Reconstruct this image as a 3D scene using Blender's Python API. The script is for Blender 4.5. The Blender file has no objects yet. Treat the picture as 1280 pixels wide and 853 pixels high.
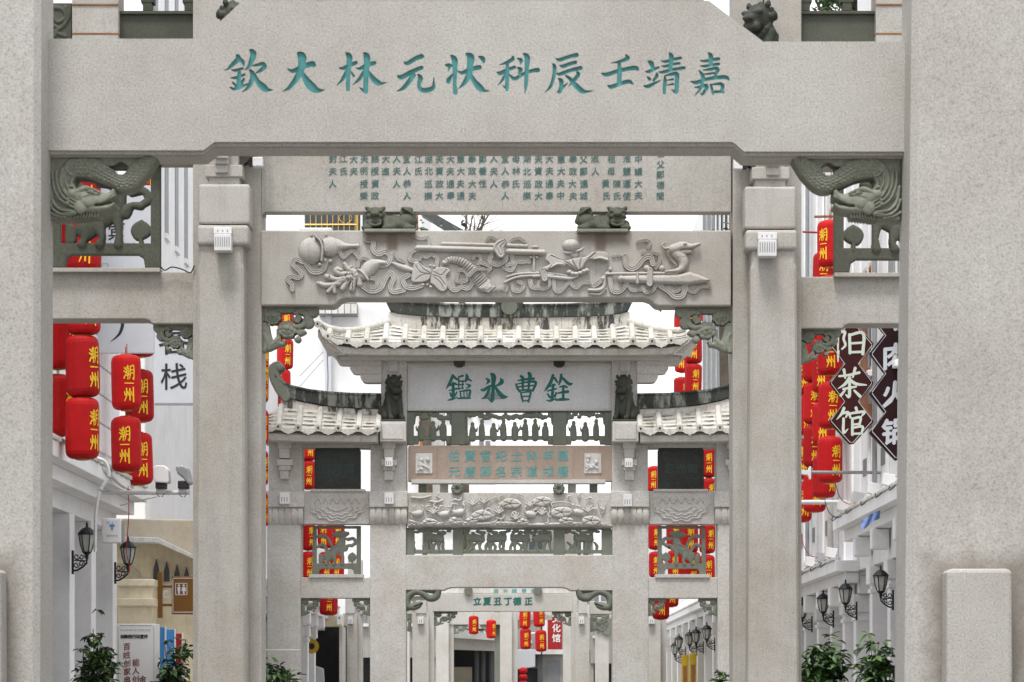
import bpy, math, random
import numpy as np
from mathutils import Vector
from mathutils.geometry import delaunay_2d_cdt
random.seed(7); rng = np.random.default_rng(7)
S = bpy.context.scene
COL = S.collection
R = math.radians
# ---------------------------------------------------------------- camera
F, VX, HY, CZ = 3556.0, 650.0, 862.0, 1.6      # focal length and vanishing point, in photo pixels
cam_d = bpy.data.cameras.new('camera'); cam = bpy.data.objects.new('camera', cam_d); COL.objects.link(cam)
cam.location = (0, 0, CZ); cam.rotation_euler = (R(90), 0, 0)
cam_d.lens = 100.0; cam_d.sensor_width = 36.0
cam_d.shift_x = (640 - VX) / 1280.0; cam_d.shift_y = (HY - 426.5) / 1280.0
cam_d.clip_start = 0.5; cam_d.clip_end = 3000
cam_d.dof.use_dof = True; cam_d.dof.focus_distance = 34; cam_d.dof.aperture_fstop = 11
S.camera = cam
# ---------------------------------------------------------------- sky, sun, exposure (overcast)
SUN_EL, SUN_AZ = 67, 196
W = bpy.data.worlds.new('World'); S.world = W; W.use_nodes = True
nt = W.node_tree; bg = nt.nodes['Background']
sky = nt.nodes.new('ShaderNodeTexSky'); sky.sky_type = 'NISHITA'; sky.sun_disc = False
sky.sun_elevation = R(SUN_EL); sky.sun_rotation = R(SUN_AZ); sky.dust_density = 1; sky.air_density = 1.0; sky.ozone_density = 1
hs = nt.nodes.new('ShaderNodeHueSaturation'); hs.inputs['Saturation'].default_value = 0.12
cl = nt.nodes.new('ShaderNodeMix'); cl.data_type = 'RGBA'; cl.inputs[0].default_value = .8; cl.inputs[7].default_value = (9, 9.1, 9.3, 1)   # even cloud cover over the clear sky
nt.links.new(sky.outputs[0], hs.inputs['Color']); nt.links.new(hs.outputs[0], cl.inputs[6]); nt.links.new(cl.outputs[2], bg.inputs[0])
bg.inputs[1].default_value = 0.085
sun_d = bpy.data.lights.new('sun', 'SUN'); sun_d.energy = 1.5; sun_d.angle = R(14); sun_d.color = (1, .965, .92)
sun = bpy.data.objects.new('sun', sun_d); COL.objects.link(sun)
a, e = R(SUN_AZ), R(SUN_EL)
sd = Vector((math.sin(a) * math.cos(e), math.cos(a) * math.cos(e), math.sin(e)))
sun.rotation_euler = sd.to_track_quat('Z', 'Y').to_euler(); sun.location = sd * 60
S.view_settings.view_transform = 'Standard'; S.view_settings.look = 'None'
S.view_settings.gamma = 1; S.view_settings.use_curve_mapping = False
S.view_settings.exposure = 1.08
# ---------------------------------------------------------------- materials
def newmat(name):
    m = bpy.data.materials.new(name); m.use_nodes = True
    return m, m.node_tree, m.node_tree.nodes['Principled BSDF']
def N(t, typ, **kw):
    n = t.nodes.new(typ)
    for k, v in kw.items(): setattr(n, k, v)
    return n
def noise(t, vec, scale, detail=3, rough=.55, stretch=None):
    if stretch:
        mp = N(t, 'ShaderNodeMapping'); mp.inputs['Scale'].default_value = stretch
        t.links.new(vec, mp.inputs[0]); vec = mp.outputs[0]
    n = N(t, 'ShaderNodeTexNoise'); n.inputs['Scale'].default_value = scale
    n.inputs['Detail'].default_value = detail; n.inputs['Roughness'].default_value = rough
    t.links.new(vec, n.inputs['Vector']); return n.outputs['Fac']
def ramp(t, fac, stops):
    r = N(t, 'ShaderNodeValToRGB'); el = r.color_ramp.elements
    el[0].position, el[0].color = stops[0][0], (*stops[0][1], 1)
    el[1].position, el[1].color = stops[-1][0], (*stops[-1][1], 1)
    for p, c in stops[1:-1]:
        q = el.new(p); q.color = (*c, 1)
    t.links.new(fac, r.inputs[0]); return r.outputs[0]
def mix(t, mode, fac, a, b):
    n = N(t, 'ShaderNodeMix', data_type='RGBA', blend_type=mode)
    if isinstance(fac, (int, float)): n.inputs[0].default_value = fac
    else: t.links.new(fac, n.inputs[0])
    for i, v in ((6, a), (7, b)):
        if isinstance(v, tuple): n.inputs[i].default_value = (*v, 1)
        else: t.links.new(v, n.inputs[i])
    return n.outputs[2]
def g3(v): return (v, v, v)
def bump(t, b, h, strength, dist):
    n = N(t, 'ShaderNodeBump'); n.inputs['Strength'].default_value = strength; n.inputs['Distance'].default_value = dist
    t.links.new(h, n.inputs['Height']); t.links.new(n.outputs[0], b.inputs['Normal'])
def dirt_box(t, c, pos, xc, off, hw, ztop, zlow, col, reach, amount):
    """dirt that has settled round a fixed stone: two mirrored patches at xc +- off"""
    sx = N(t, 'ShaderNodeSeparateXYZ'); t.links.new(pos, sx.inputs[0])
    def mth(op, a, b=None):
        n = N(t, 'ShaderNodeMath', operation=op)
        for i, v in enumerate((a, b)):
            if v is None: continue
            if isinstance(v, (int, float)): n.inputs[i].default_value = v
            else: t.links.new(v, n.inputs[i])
        return n.outputs[0]
    dx = mth('SUBTRACT', mth('ABSOLUTE', mth('SUBTRACT', mth('ABSOLUTE', mth('SUBTRACT', sx.outputs[0], xc)), off)), hw)
    d = mth('MAXIMUM', dx, mth('MAXIMUM', mth('SUBTRACT', sx.outputs[2], ztop), mth('SUBTRACT', zlow, sx.outputs[2])))
    wob = mth('MULTIPLY', mth('SUBTRACT', noise(t, pos, 7, 5, .7), .5), reach*1.6)
    mr = N(t, 'ShaderNodeMapRange'); mr.inputs[1].default_value = reach; mr.inputs[2].default_value = 0; mr.inputs[3].default_value = 0; mr.inputs[4].default_value = amount
    t.links.new(mth('ADD', d, wob), mr.inputs[0])
    return mix(t, 'MIX', mr.outputs[0], c, col)
MOULD_LO = {'stained_roof_stone': .485, 'mouldy_ridge': .5}
def stone(name, base, speck=150, amt=.22, big=.14, tint=(1, .96, .9), rough=.9, stain=0, bmp=.25, dist=.004, mould=0, dark=(.03, .03, .028), dirt=(), vary=.05):
    m, t, b = newmat(name)
    pos = N(t, 'ShaderNodeNewGeometry').outputs['Position']
    f = noise(t, pos, speck, 2, .6)
    c = mix(t, 'MULTIPLY', 1.0, base, ramp(t, f, [(.28, g3(1 - 1.5*amt)), (.42, g3(1 - amt*.35)), (.58, g3(1 + amt*.2)), (.75, g3(1 + amt*.7))]))
    l = noise(t, pos, 1.3, 5, .6)
    c = mix(t, 'MULTIPLY', 1.0, c, ramp(t, l, [(.3, tuple((1 - big) * q for q in tint)), (.62, g3(1.03))]))
    mid = noise(t, pos, speck*.12, 4, .7)
    c = mix(t, 'MULTIPLY', 1.0, c, ramp(t, mid, [(.3, g3(1 - .055)), (.65, g3(1.025))]))
    if stain:
        s = noise(t, pos, 2.6, 6, .7, (3.2, 3.2, .22))
        fac = ramp(t, s, [(.5, g3(0)), (.72, g3(stain))])
        c = mix(t, 'MIX', fac, c, tuple(q * .5 for q in base))
    if mould:
        s = noise(t, pos, 2.6, 6, .72, (2.4, 1, .55))
        lo_ = MOULD_LO.get(name, .55); fac = ramp(t, s, [(lo_, g3(0)), (lo_+.1, g3(mould))])
        c = mix(t, 'MIX', fac, c, dark)
    oi = N(t, 'ShaderNodeObjectInfo').outputs['Random']; c = mix(t, 'MULTIPLY', 1.0, c, ramp(t, oi, [(0, (1-vary, 1-vary, 1-vary*1.25)), (1, g3(1+vary*.6))]))
    for q in dirt: c = dirt_box(t, c, pos, *q)
    t.links.new(c, b.inputs['Base Color']); b.inputs['Roughness'].default_value = rough
    b.inputs['Specular IOR Level'].default_value = .25
    h = mix(t, 'MIX', .5, f, mid)
    bump(t, b, h, bmp, dist); return m
def plain(name, col, rough=.6, metal=0, var=.08, scale=6, spec=.4, bmp=0, vary=0):
    m, t, b = newmat(name)
    pos = N(t, 'ShaderNodeNewGeometry').outputs['Position']
    f = noise(t, pos, scale, 4, .6)
    c = mix(t, 'MULTIPLY', 1.0, col, ramp(t, f, [(.3, g3(1 - var)), (.7, g3(1 + var * .5))]))
    if vary: c = mix(t, 'MULTIPLY', 1.0, c, ramp(t, N(t, 'ShaderNodeObjectInfo').outputs['Random'], [(0, g3(1-vary)), (1, g3(1+vary*.5))]))
    t.links.new(c, b.inputs['Base Color']); b.inputs['Roughness'].default_value = rough
    b.inputs['Metallic'].default_value = metal; b.inputs['Specular IOR Level'].default_value = spec
    if bmp: bump(t, b, noise(t, pos, scale * 8, 3), bmp, .003)
    return m
M = {}
M['graniteA'] = stone('granite_front', (.515, .5, .478), 110, .25, .09, tint=(1, .98, .955), bmp=.35, dist=.006, stain=.1, dirt=[(-.215, 2.345, .175, 2.15, -1, (.22, .19, .155), .12, .75)])
M['graniteA2'] = stone('granite_clamp', (.525, .51, .488), 110, .25, .09, tint=(1, .98, .955), bmp=.35, dist=.006, stain=.1, vary=.02)
M['graniteB'] = stone('granite_second', (.48, .462, .437), 90, .2, .16, stain=.3, bmp=.3, dist=.006, dirt=[(-.2, .9, .19, 5.49, 5.40, (.2, .165, .13), .05, .8), (-.2, .88, .03, 5.45, 5.33, (.17, .13, .1), .03, .8)])
M['graniteC'] = stone('granite_roofed', (.578, .567, .55), 42, .2, .1, stain=.14)
M['plaqueC'] = stone('granite_plaque', (.6, .6, .605), 42, .14, .08, tint=(.98, .99, 1), stain=.12)
M['tanC'] = stone('granite_tan', (.41, .325, .275), 40, .12, .15, stain=.2)
M['graniteD'] = stone('granite_far', (.55, .54, .52), 30, .12, .1, stain=.1)
M['fargrey'] = stone('far_plaster', (.34, .335, .325), 10, .1, .2, stain=.4, mould=.2, dark=(.12, .12, .11))
M['green'] = stone('greenstone_shaded', (.1, .103, .082), 60, .2, .3, tint=(.9, .97, .9), rough=.75, bmp=.3, dist=.006)  # same stone as the brackets; backlit shade of the beast panels painted in
M['greenLit'] = stone('greenstone_lit', (.3, .306, .26), 60, .2, .25, tint=(.92, .97, .9), rough=.75, bmp=.3, dist=.006)  # same stone, colour lightened to offset the shade under the beams
M['greenC'] = stone('greenstone_pale', (.2, .215, .18), 40, .15, .2, tint=(.95, 1, .95), rough=.8)
M['lion'] = stone('greenstone_dark', (.06, .064, .05), 60, .3, .5, tint=(.8, .9, .85), rough=.55)
M['blackstone'] = stone('black_plaque', (.05, .06, .054), 30, .3, .4, rough=.3)
M['tile'] = stone('white_roof_stone', (.6, .588, .56), 30, .16, .16, stain=.45, mould=.4, dark=(.18, .17, .15), vary=.14)
M['slope'] = stone('stained_roof_stone', (.62, .6, .555), 25, .16, .18, stain=.5, mould=.95, dark=(.05, .048, .045))
M['ridge'] = stone('mouldy_ridge', (.055, .06, .055), 30, .3, .4, mould=.75, dark=(.33, .35, .31), rough=.85)
M['teal'] = plain('teal_paint', (.085, .29, .29), .75, var=.16, scale=30, spec=.2)
M['tealS'] = plain('teal_paint_small', (.065, .165, .155), .8, var=.3, scale=60)
M['tealC'] = plain('teal_paint_plaque', (.02, .15, .135), .7, var=.25, scale=8)
M['fadedteal'] = plain('faded_teal', (.05, .085, .08), .6, var=.4, scale=20)
M['tealL'] = plain('teal_paint_pale', (.13, .37, .365), .8, var=.15, scale=12)
M['white'] = stone('white_plaster', (.84, .84, .85), 12, .04, .05, tint=(.97, .98, 1), rough=.85, stain=.07, bmp=.06)
M['whitedirty'] = stone('weathered_plaster', (.66, .655, .64), 12, .1, .16, rough=.9, stain=.45, bmp=.1, mould=.12, dark=(.2, .2, .19))
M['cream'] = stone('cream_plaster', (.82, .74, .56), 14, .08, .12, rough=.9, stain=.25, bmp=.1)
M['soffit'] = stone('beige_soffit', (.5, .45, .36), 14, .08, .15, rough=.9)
M['panel'] = plain('sign_white', (.52, .54, .58), .45, var=.04)
M['red'] = plain('red_cloth', (.46, .004, .006), .66, var=.14, scale=9, spec=.25, vary=.22, bmp=.2)
M['redsign'] = plain('red_sign', (.33, .012, .015), .5, var=.1)
M['yellow'] = plain('yellow_print', (.85, .52, .02), .6, var=.06)
M['gold'] = plain('brass_rail', (.55, .36, .1), .45, .3, var=.15)
M['iron'] = plain('black_iron', (.016, .018, .02), .5, .2, var=.25, scale=40)
M['frost'] = plain('frosted_glass', (.46, .47, .44), .3, var=.12, scale=18)
M['boxwhite'] = plain('white_plastic', (.72, .715, .72), .4, var=.05)
M['steel'] = plain('white_pole', (.68, .69, .7), .35, .1, var=.08)
M['grey'] = plain('grey_metal', (.3, .31, .32), .45, .3, var=.12)
M['darkgrey'] = plain('dark_grey', (.07, .072, .075), .5, var=.2)
M['dark'] = plain('dark_interior', (.02, .02, .022), .6, var=.3)
M['glass'] = plain('window_glass', (.03, .04, .05), .08, var=.3, spec=.6)
M['bluegrey'] = plain('slot_grey', (.2, .21, .22), .5, var=.1)
M['maroon'] = plain('maroon_board', (.05, .012, .013), .6, var=.15, spec=.15)
M['blackboard'] = plain('black_board', (.022, .007, .008), .6, var=.15, spec=.15)
M['lightletter'] = plain('pale_letter', (.62, .68, .6), .55, var=.06)
M['inkletter'] = plain('ink_letter', (.02, .021, .028), .6, var=.1)
M['redletter'] = plain('red_letter', (.2, .03, .025), .7, var=.3, scale=60)
M['blue'] = plain('blue_print', (.06, .26, .62), .5)
M['brown'] = plain('brown_sign', (.21, .092, .014), .5, var=.12)
M['wood'] = plain('brown_frame', (.27, .12, .065), .7, var=.2)
M['orange'] = plain('orange_pipe', (.5, .2, .04), .6, var=.2)
M['yellowdoor'] = plain('yellow_door', (.5, .34, .02), .6, var=.12)
M['leaf'] = plain('leaf_green', (.052, .11, .03), .42, var=.45, scale=9, spec=.45)
M['leaf2'] = plain('leaf_light', (.11, .2, .05), .42, var=.4, scale=9, spec=.45)
M['leafdark'] = plain('leaf_dark', (.022, .05, .018), .45, var=.45, scale=9, spec=.4)
M['bark'] = stone('bark', (.12, .1, .08), 30, .3, .3)
M['terracotta'] = plain('planter_clay', (.25, .12, .07), .8, var=.2)
M['paving'] = stone('granite_paving', (.27, .26, .245), 40, .18, .2, stain=.2)
M['moss_shade'] = plain('joint_moss_shade', (.13, .125, .11), .9, var=.4, scale=20)  # moss colour that also stands for shade at the tile joints
M['wire'] = plain('wire_black', (.02, .02, .02), .6)
M['wirered'] = plain('wire_red', (.4, .02, .02), .6)
M['copper'] = plain('copper_strip', (.3, .13, .03), .5, .4, var=.3)
M['cloth'] = plain('blue_cloth', (.2, .3, .6), .8, var=.15)
# ---------------------------------------------------------------- helpers
def px(x, y, d): return ((x - VX) * d / F, d, CZ + (HY - y) * d / F)
def X(x, d): return (x - VX) * d / F
def Z(y, d): return CZ + (HY - y) * d / F
class MB:
    def __init__(s): s.v = []; s.f = []
    def add(s, vs, fs):
        o = len(s.v); s.v += [tuple(map(float, q)) for q in vs]; s.f += [tuple(int(i) + o for i in q) for q in fs]; return s
    def box(s, x0, x1, y0, y1, z0, z1):
        if x0 > x1: x0, x1 = x1, x0
        if z0 > z1: z0, z1 = z1, z0
        return s.add([(x0,y0,z0),(x1,y0,z0),(x1,y1,z0),(x0,y1,z0),(x0,y0,z1),(x1,y0,z1),(x1,y1,z1),(x0,y1,z1)],
                     [(0,1,5,4),(1,2,6,5),(2,3,7,6),(3,0,4,7),(4,5,6,7),(3,2,1,0)])
    def pbox(s, x0, x1, y0, y1, d, t):                 # photo-pixel rectangle seen at depth d, t metres thick
        return s.box(X(x0, d), X(x1, d), d, d + t, Z(y0, d), Z(y1, d))
    def prism(s, poly, y0, y1):                        # polygon in (x, z)
        n = len(poly); ar = sum(poly[i][0]*poly[(i+1)%n][1] - poly[(i+1)%n][0]*poly[i][1] for i in range(n))
        if ar < 0: poly = poly[::-1]
        vs = [(x, y0, z) for x, z in poly] + [(x, y1, z) for x, z in poly]
        fs = [tuple(range(n)), tuple(range(2*n-1, n-1, -1))] + [(i, n+i, n+(i+1)%n, (i+1)%n) for i in range(n)]
        return s.add(vs, fs)
    def pprism(s, poly, d, t): return s.prism([(X(x, d), Z(y, d)) for x, y in poly], d, d + t)
    def tube(s, pts, r, n=6, cap=True):
        pts = [Vector(p) for p in pts]; rs = r if isinstance(r, (list, tuple)) else [r]*len(pts)
        up = Vector((0, 0, 1)); vs = []; fs = []
        for i, p in enumerate(pts):
            t = (pts[min(i+1, len(pts)-1)] - pts[max(i-1, 0)]).normalized()
            u = t.cross(up if abs(t.z) < .95 else Vector((1, 0, 0))).normalized(); w = u.cross(t)
            for k in range(n):
                a = 2*math.pi*k/n; vs.append(p + (u*math.cos(a) + w*math.sin(a))*rs[i])
        for i in range(len(pts)-1):
            for k in range(n): fs.append((i*n+k, i*n+(k+1)%n, (i+1)*n+(k+1)%n, (i+1)*n+k))
        if cap: fs += [tuple(range(n-1, -1, -1)), tuple(range((len(pts)-1)*n, len(pts)*n))]
        return s.add(vs, fs)
    def lathe(s, prof, c=(0, 0, 0), n=16, rib=0):      # profile of (radius, z)
        vs = []; fs = []
        for r, z in prof:
            for k in range(n):
                a = 2*math.pi*k/n; q = r * (1 - (rib if k % 2 else 0))
                vs.append((c[0]+q*math.cos(a), c[1]+q*math.sin(a), c[2]+z))
        for i in range(len(prof)-1):
            for k in range(n): fs.append((i*n+k, i*n+(k+1)%n, (i+1)*n+(k+1)%n, (i+1)*n+k))
        fs += [tuple(range(n-1, -1, -1)), tuple(range((len(prof)-1)*n, len(prof)*n))]
        return s.add(vs, fs)
def wloc(o):
    p = Vector(o.location)
    while o.parent: o = o.parent; p += Vector(o.location)
    return p
def link(name, me, mat, parent, c):
    o = bpy.data.objects.new(name, me); COL.objects.link(o)
    if mat: me.materials.append(M[mat] if isinstance(mat, str) else mat)
    if parent: o.parent = parent; o.location = Vector(c) - wloc(parent)
    else: o.location = c
    return o
def obj(name, mb, mat, parent=None, smooth=False, bevel=0, seg=2, base=False):
    if isinstance(mb, MB): v, f = np.array(mb.v, float), mb.f
    else: v, f = np.asarray(mb[0], float), mb[1]
    lo, hi = v.min(0), v.max(0); c = (lo + hi) / 2
    if base: c[2] = lo[2]
    me = bpy.data.meshes.new(name)
    me.from_pydata((v - c).tolist(), [], f if isinstance(f, list) else f.tolist())
    if smooth: me.polygons.foreach_set('use_smooth', [True]*len(me.polygons))
    me.update()
    o = link(name, me, mat, parent, c)
    if bevel:
        md = o.modifiers.new('bevel', 'BEVEL'); md.width = bevel; md.segments = seg; md.limit_method = 'ANGLE'; md.harden_normals = False
    return o
def tag(o, label=None, cat=None, group=None, kind=None):
    for k, v in (('label', label), ('category', cat), ('group', group), ('kind', kind)):
        if v: o[k] = v
    return o
def thing(name, label, cat, loc, group=None):
    o = bpy.data.objects.new(name, None); COL.objects.link(o); o.location = loc; o.empty_display_size = .2
    return tag(o, label, cat, group)
def dup(o, loc=None, rz=None, label=None, parent=None, scale=None, group=None):
    c = o.copy(); COL.objects.link(c); c.parent = parent
    if loc is not None: c.location = loc
    if rz is not None: c.rotation_euler.z = rz
    if scale is not None: c.scale = scale
    if label: c['label'] = label
    if group: c['group'] = group
    for ch in list(o.children): dup(ch, parent=c)
    return c
def place(o, parent): o.location = Vector(o.location) - wloc(parent); o.parent = parent; return o
def spl(pts, k=6):                                     # Catmull-Rom through points of any dimension
    p = np.array(pts, float)
    if len(p) < 3: return p
    q = np.vstack([2*p[0]-p[1], p, 2*p[-1]-p[-2]]); out = []
    for i in range(1, len(q)-2):
        a, b, c, d = q[i-1:i+3]
        for j in range(k):
            t = j/k; out.append(.5*((2*b)+(c-a)*t+(2*a-5*b+4*c-d)*t*t+(3*b-a-3*c+d)*t**3))
    out.append(p[-1]); return np.array(out)
class Canvas:
    """height field drawn with carved strokes; coordinates are photo pixels"""
    def __init__(s, x0, x1, y0, y1, res):
        s.x0, s.y0, s.res = x0, y0, res
        s.nx, s.ny = int((x1-x0)/res)+1, int((y1-y0)/res)+1
        s.X, s.Y = np.meshgrid(x0+np.arange(s.nx)*res, y0+np.arange(s.ny)*res)
        s.H = np.zeros((s.ny, s.nx)); s.M = np.zeros((s.ny, s.nx), bool); s.t = (0, 0, 1.0)
    def crop(s, ox, oy, sc): s.t = (ox, oy, sc); return s
    def T(s, pts):
        p = np.array(pts, float).reshape(len(pts), -1); o = p / s.t[2]; o[:, 0] += s.t[0]; o[:, 1] += s.t[1]; return o
    def win(s, lo, hi):
        i0 = max(0, int((lo[1]-s.y0)/s.res)-1); i1 = min(s.ny, int((hi[1]-s.y0)/s.res)+3)
        j0 = max(0, int((lo[0]-s.x0)/s.res)-1); j1 = min(s.nx, int((hi[0]-s.x0)/s.res)+3)
        return (slice(i0, i1), slice(j0, j1)) if i1 > i0 and j1 > j0 else None
    def dist(s, pts, w=None, k=6):
        if w is not None: pts = [(*p[:2], w) for p in pts]
        q = spl(s.T(pts), k); r = np.maximum(q[:, 2]/2, .01); m = r.max()
        W_ = s.win(q[:, :2].min(0)-m, q[:, :2].max(0)+m)
        if W_ is None: return None
        x, y = s.X[W_], s.Y[W_]; best = np.full(x.shape, 9.); arc = np.zeros(x.shape); L = 0
        for i in range(len(q)-1):
            ax, ay = q[i, :2]; bx, by = q[i+1, :2]; dx, dy = bx-ax, by-ay; l2 = dx*dx+dy*dy+1e-9
            u = np.clip(((x-ax)*dx+(y-ay)*dy)/l2, 0, 1); d = np.hypot(x-ax-u*dx, y-ay-u*dy)/(r[i]+(r[i+1]-r[i])*u)
            b = d < best; best[b] = d[b]; arc[b] = (L+u*math.sqrt(l2))[b]; L += math.sqrt(l2)
        return W_, best, arc
    def put(s, W_, ins, v):
        H = s.H[W_]; M_ = s.M[W_]; H[ins] = np.where(M_[ins], np.maximum(H[ins], v[ins]), v[ins]); M_[ins] = True
    def stroke(s, pts, w=None, h=2, prof='round', base=0, freq=1.5):
        r = s.dist(pts, w)
        if r is None: return s
        W_, t, arc = r; ins = t < 1; tc = np.clip(t, 0, 1)
        if prof == 'round': v = h*np.sqrt(1-tc*tc)
        elif prof == 'flat': v = h*np.minimum(1, (1-tc)*4)
        elif prof == 'ribbon': v = h*np.minimum(1, (1-tc)*6)*(.85+.15*np.cos(tc*3*math.pi))
        else: v = h*np.sqrt(1-tc*tc)*(.72+.28*np.cos(arc*freq*2*math.pi))
        s.put(W_, ins, base+v); return s
    def carve(s, pts, w, depth):
        r = s.dist(pts, w)
        if r: W_, t, _ = r; s.H[W_] -= np.where(t < 1, depth*(1-np.clip(t, 0, 1)**2), 0)
        return s
    def cut(s, pts, w=None):
        r = s.dist(pts if len(pts) > 1 else [pts[0], (pts[0][0]+.1, *pts[0][1:])], w)
        if r: W_, t, _ = r; s.M[W_] &= ~(t < 1)
        return s
    def ell(s, cx, cy, rx, ry, h=3, base=0, rot=0):
        (c,) = s.T([(cx, cy)]); rx, ry = rx/s.t[2], ry/s.t[2]; m = max(rx, ry)
        W_ = s.win(c-m, c+m)
        if W_ is None: return s
        dx, dy = s.X[W_]-c[0], s.Y[W_]-c[1]; ca, sa = math.cos(R(rot)), math.sin(R(rot))
        q = ((dx*ca+dy*sa)/rx)**2+((dy*ca-dx*sa)/ry)**2
        s.put(W_, q < 1, base+h*np.sqrt(np.clip(1-q, 0, 1))); return s
    def poly(s, pts, h=2, edge=2, base=0, curve=True, k=4):
        p = s.T(pts); p = spl(np.vstack([p, p[:1]]), k)[:-1] if curve else p
        W_ = s.win(p.min(0), p.max(0))
        if W_ is None: return s
        x, y = s.X[W_], s.Y[W_]; ins = np.zeros(x.shape, bool); dm = np.full(x.shape, 1e9)
        for i in range(len(p)):
            ax, ay = p[i]; bx, by = p[(i+1) % len(p)]
            if ay != by: ins ^= ((ay > y) != (by > y)) & (x < (bx-ax)*(y-ay)/(by-ay)+ax)
            dx, dy = bx-ax, by-ay; u = np.clip(((x-ax)*dx+(y-ay)*dy)/(dx*dx+dy*dy+1e-9), 0, 1)
            dm = np.minimum(dm, np.hypot(x-ax-u*dx, y-ay-u*dy))
        s.put(W_, ins, base+h*np.sqrt(np.clip(dm/edge, 0, 1)*(2-np.clip(dm/edge, 0, 1)))); return s
    def mesh(s, d, k=1.0, thick=None, both=False, rough=0):
        """front surface at depth d minus height; closed with a back when thick is given"""
        K = d/F; H = s.H*k
        if rough: H = H + s.M*rough*(rng.random(H.shape)-.5)
        C = s.M[:-1, :-1] & s.M[1:, :-1] & s.M[:-1, 1:] & s.M[1:, 1:]
        idx = np.arange(s.ny*s.nx).reshape(s.ny, s.nx)
        a, b, c, e = idx[:-1, :-1][C], idx[:-1, 1:][C], idx[1:, 1:][C], idx[1:, :-1][C]
        fs = [np.stack([a, e, c, b], 1)]
        P = np.stack([(s.X-VX)*K, d-H*K, CZ+(HY-s.Y)*K], -1).reshape(-1, 3); n = len(P)
        if thick is not None:
            Pb = P.copy(); Pb[:, 1] = d+thick+(H.reshape(-1)*K if both else 0); P = np.vstack([P, Pb])
            fs.append(np.stack([a, b, c, e], 1)+n)
            Cp = np.pad(C, 1)
            for (di, dj, p0, p1) in ((-1, 0, (0, 0), (0, 1)), (1, 0, (1, 1), (1, 0)), (0, -1, (1, 0), (0, 0)), (0, 1, (0, 1), (1, 1))):
                B = C & ~Cp[1+di:Cp.shape[0]-1+di, 1+dj:Cp.shape[1]-1+dj]
                ii, jj = np.nonzero(B); u = idx[ii+p0[0], jj+p0[1]]; v = idx[ii+p1[0], jj+p1[1]]
                fs.append(np.stack([u, v, v+n, u+n], 1))
        fs = np.vstack(fs); used, inv = np.unique(fs, return_inverse=True)
        return P[used], inv.reshape(fs.shape)
# ---- brush lettering: strokes are (x, y, width) paths; union found on a grid, outline by marching squares
def brush(strokes, ox, oy, sc, res=.4):
    allp = [np.array([(ox+x/sc, oy+y/sc, w/sc) for x, y, w in st], float) for st in strokes]
    lo = np.min([q[:, :2].min(0)-q[:, 2].max() for q in allp], 0)-1; hi = np.max([q[:, :2].max(0)+q[:, 2].max() for q in allp], 0)+1
    nx, ny = int((hi[0]-lo[0])/res)+2, int((hi[1]-lo[1])/res)+2
    gx, gy = np.meshgrid(lo[0]+np.arange(nx)*res, lo[1]+np.arange(ny)*res); D = np.full(gx.shape, 99.)
    for st in allp:
        q = spl(st, 5)
        for i in range(len(q)-1):
            ax, ay, ra = q[i]; bx, by, rb = q[i+1]; dx, dy = bx-ax, by-ay
            u = np.clip(((gx-ax)*dx+(gy-ay)*dy)/(dx*dx+dy*dy+1e-9), 0, 1)
            D = np.minimum(D, np.hypot(gx-ax-u*dx, gy-ay-u*dy)-np.maximum(.05, (ra+(rb-ra)*u)/2))
    D = np.where(np.abs(D) < 1e-6, 1e-6, D)
    verts = {}; V = []; Ed = []
    def ev(i, j, i2, j2):
        key = (i, j, i2, j2)
        if key not in verts:
            a_, b_ = D[i, j], D[i2, j2]; t = a_/(a_-b_)
            verts[key] = len(V); V.append((lo[0]+(j+(j2-j)*t)*res, lo[1]+(i+(i2-i)*t)*res))
        return verts[key]
    In = D < 0; code = In[:-1, :-1]*1+In[:-1, 1:]*2+In[1:, 1:]*4+In[1:, :-1]*8
    for i, j in zip(*np.nonzero((code > 0) & (code < 15))):
        c = code[i, j]
        e = [(i, j, i, j+1), (i, j+1, i+1, j+1), (i+1, j, i+1, j+1), (i, j, i+1, j)]
        cr = [k for k, (p, q) in enumerate(((1, 2), (2, 4), (8, 4), (1, 8))) if bool(c & p) != bool(c & q)]
        if len(cr) == 2: Ed.append((ev(*e[cr[0]]), ev(*e[cr[1]])))
        else:
            prs = ((0, 3), (1, 2)) if c == 5 else ((0, 1), (2, 3))
            for p, q in prs: Ed.append((ev(*e[p]), ev(*e[q])))
    def inside(x, y):
        j = (x-lo[0])/res; i = (y-lo[1])/res
        if not (0 <= i < ny-1 and 0 <= j < nx-1): return False
        i0, j0 = int(i), int(j); u, v = i-i0, j-j0
        return (D[i0, j0]*(1-u)*(1-v)+D[i0+1, j0]*u*(1-v)+D[i0, j0+1]*(1-u)*v+D[i0+1, j0+1]*u*v) < 0
    return V, Ed, inside, (lo, hi)
def brush_faces(g, extra=None):
    V, Ed, inside, _ = g
    vs, es, fs, *_r = delaunay_2d_cdt([Vector(v) for v in V], Ed, [], 0, 1e-5)
    out = []
    for f in fs:
        cx = sum(vs[i].x for i in f)/3; cy = sum(vs[i].y for i in f)/3
        if inside(cx, cy): out.append(tuple(f))
    return [(v.x, v.y) for v in vs], out
def letter(name, g, d, mat, parent, proud=.003):
    """a painted or applied character: thin plate standing proud of the board at depth d"""
    vs, fs = brush_faces(g)
    P = [(X(x, d), d-proud, Z(y, d)) for x, y in vs]
    P2 = [(X(x, d), d+.001, Z(y, d)) for x, y in vs]; n = len(P)
    mb = MB(); mb.add(P+P2, [(a_, c_, b_) for a_, b_, c_ in fs] + [(e0, e1, e1+n, e0+n) for e0, e1 in g[1]])
    return obj(name, mb, mat, parent)
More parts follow.
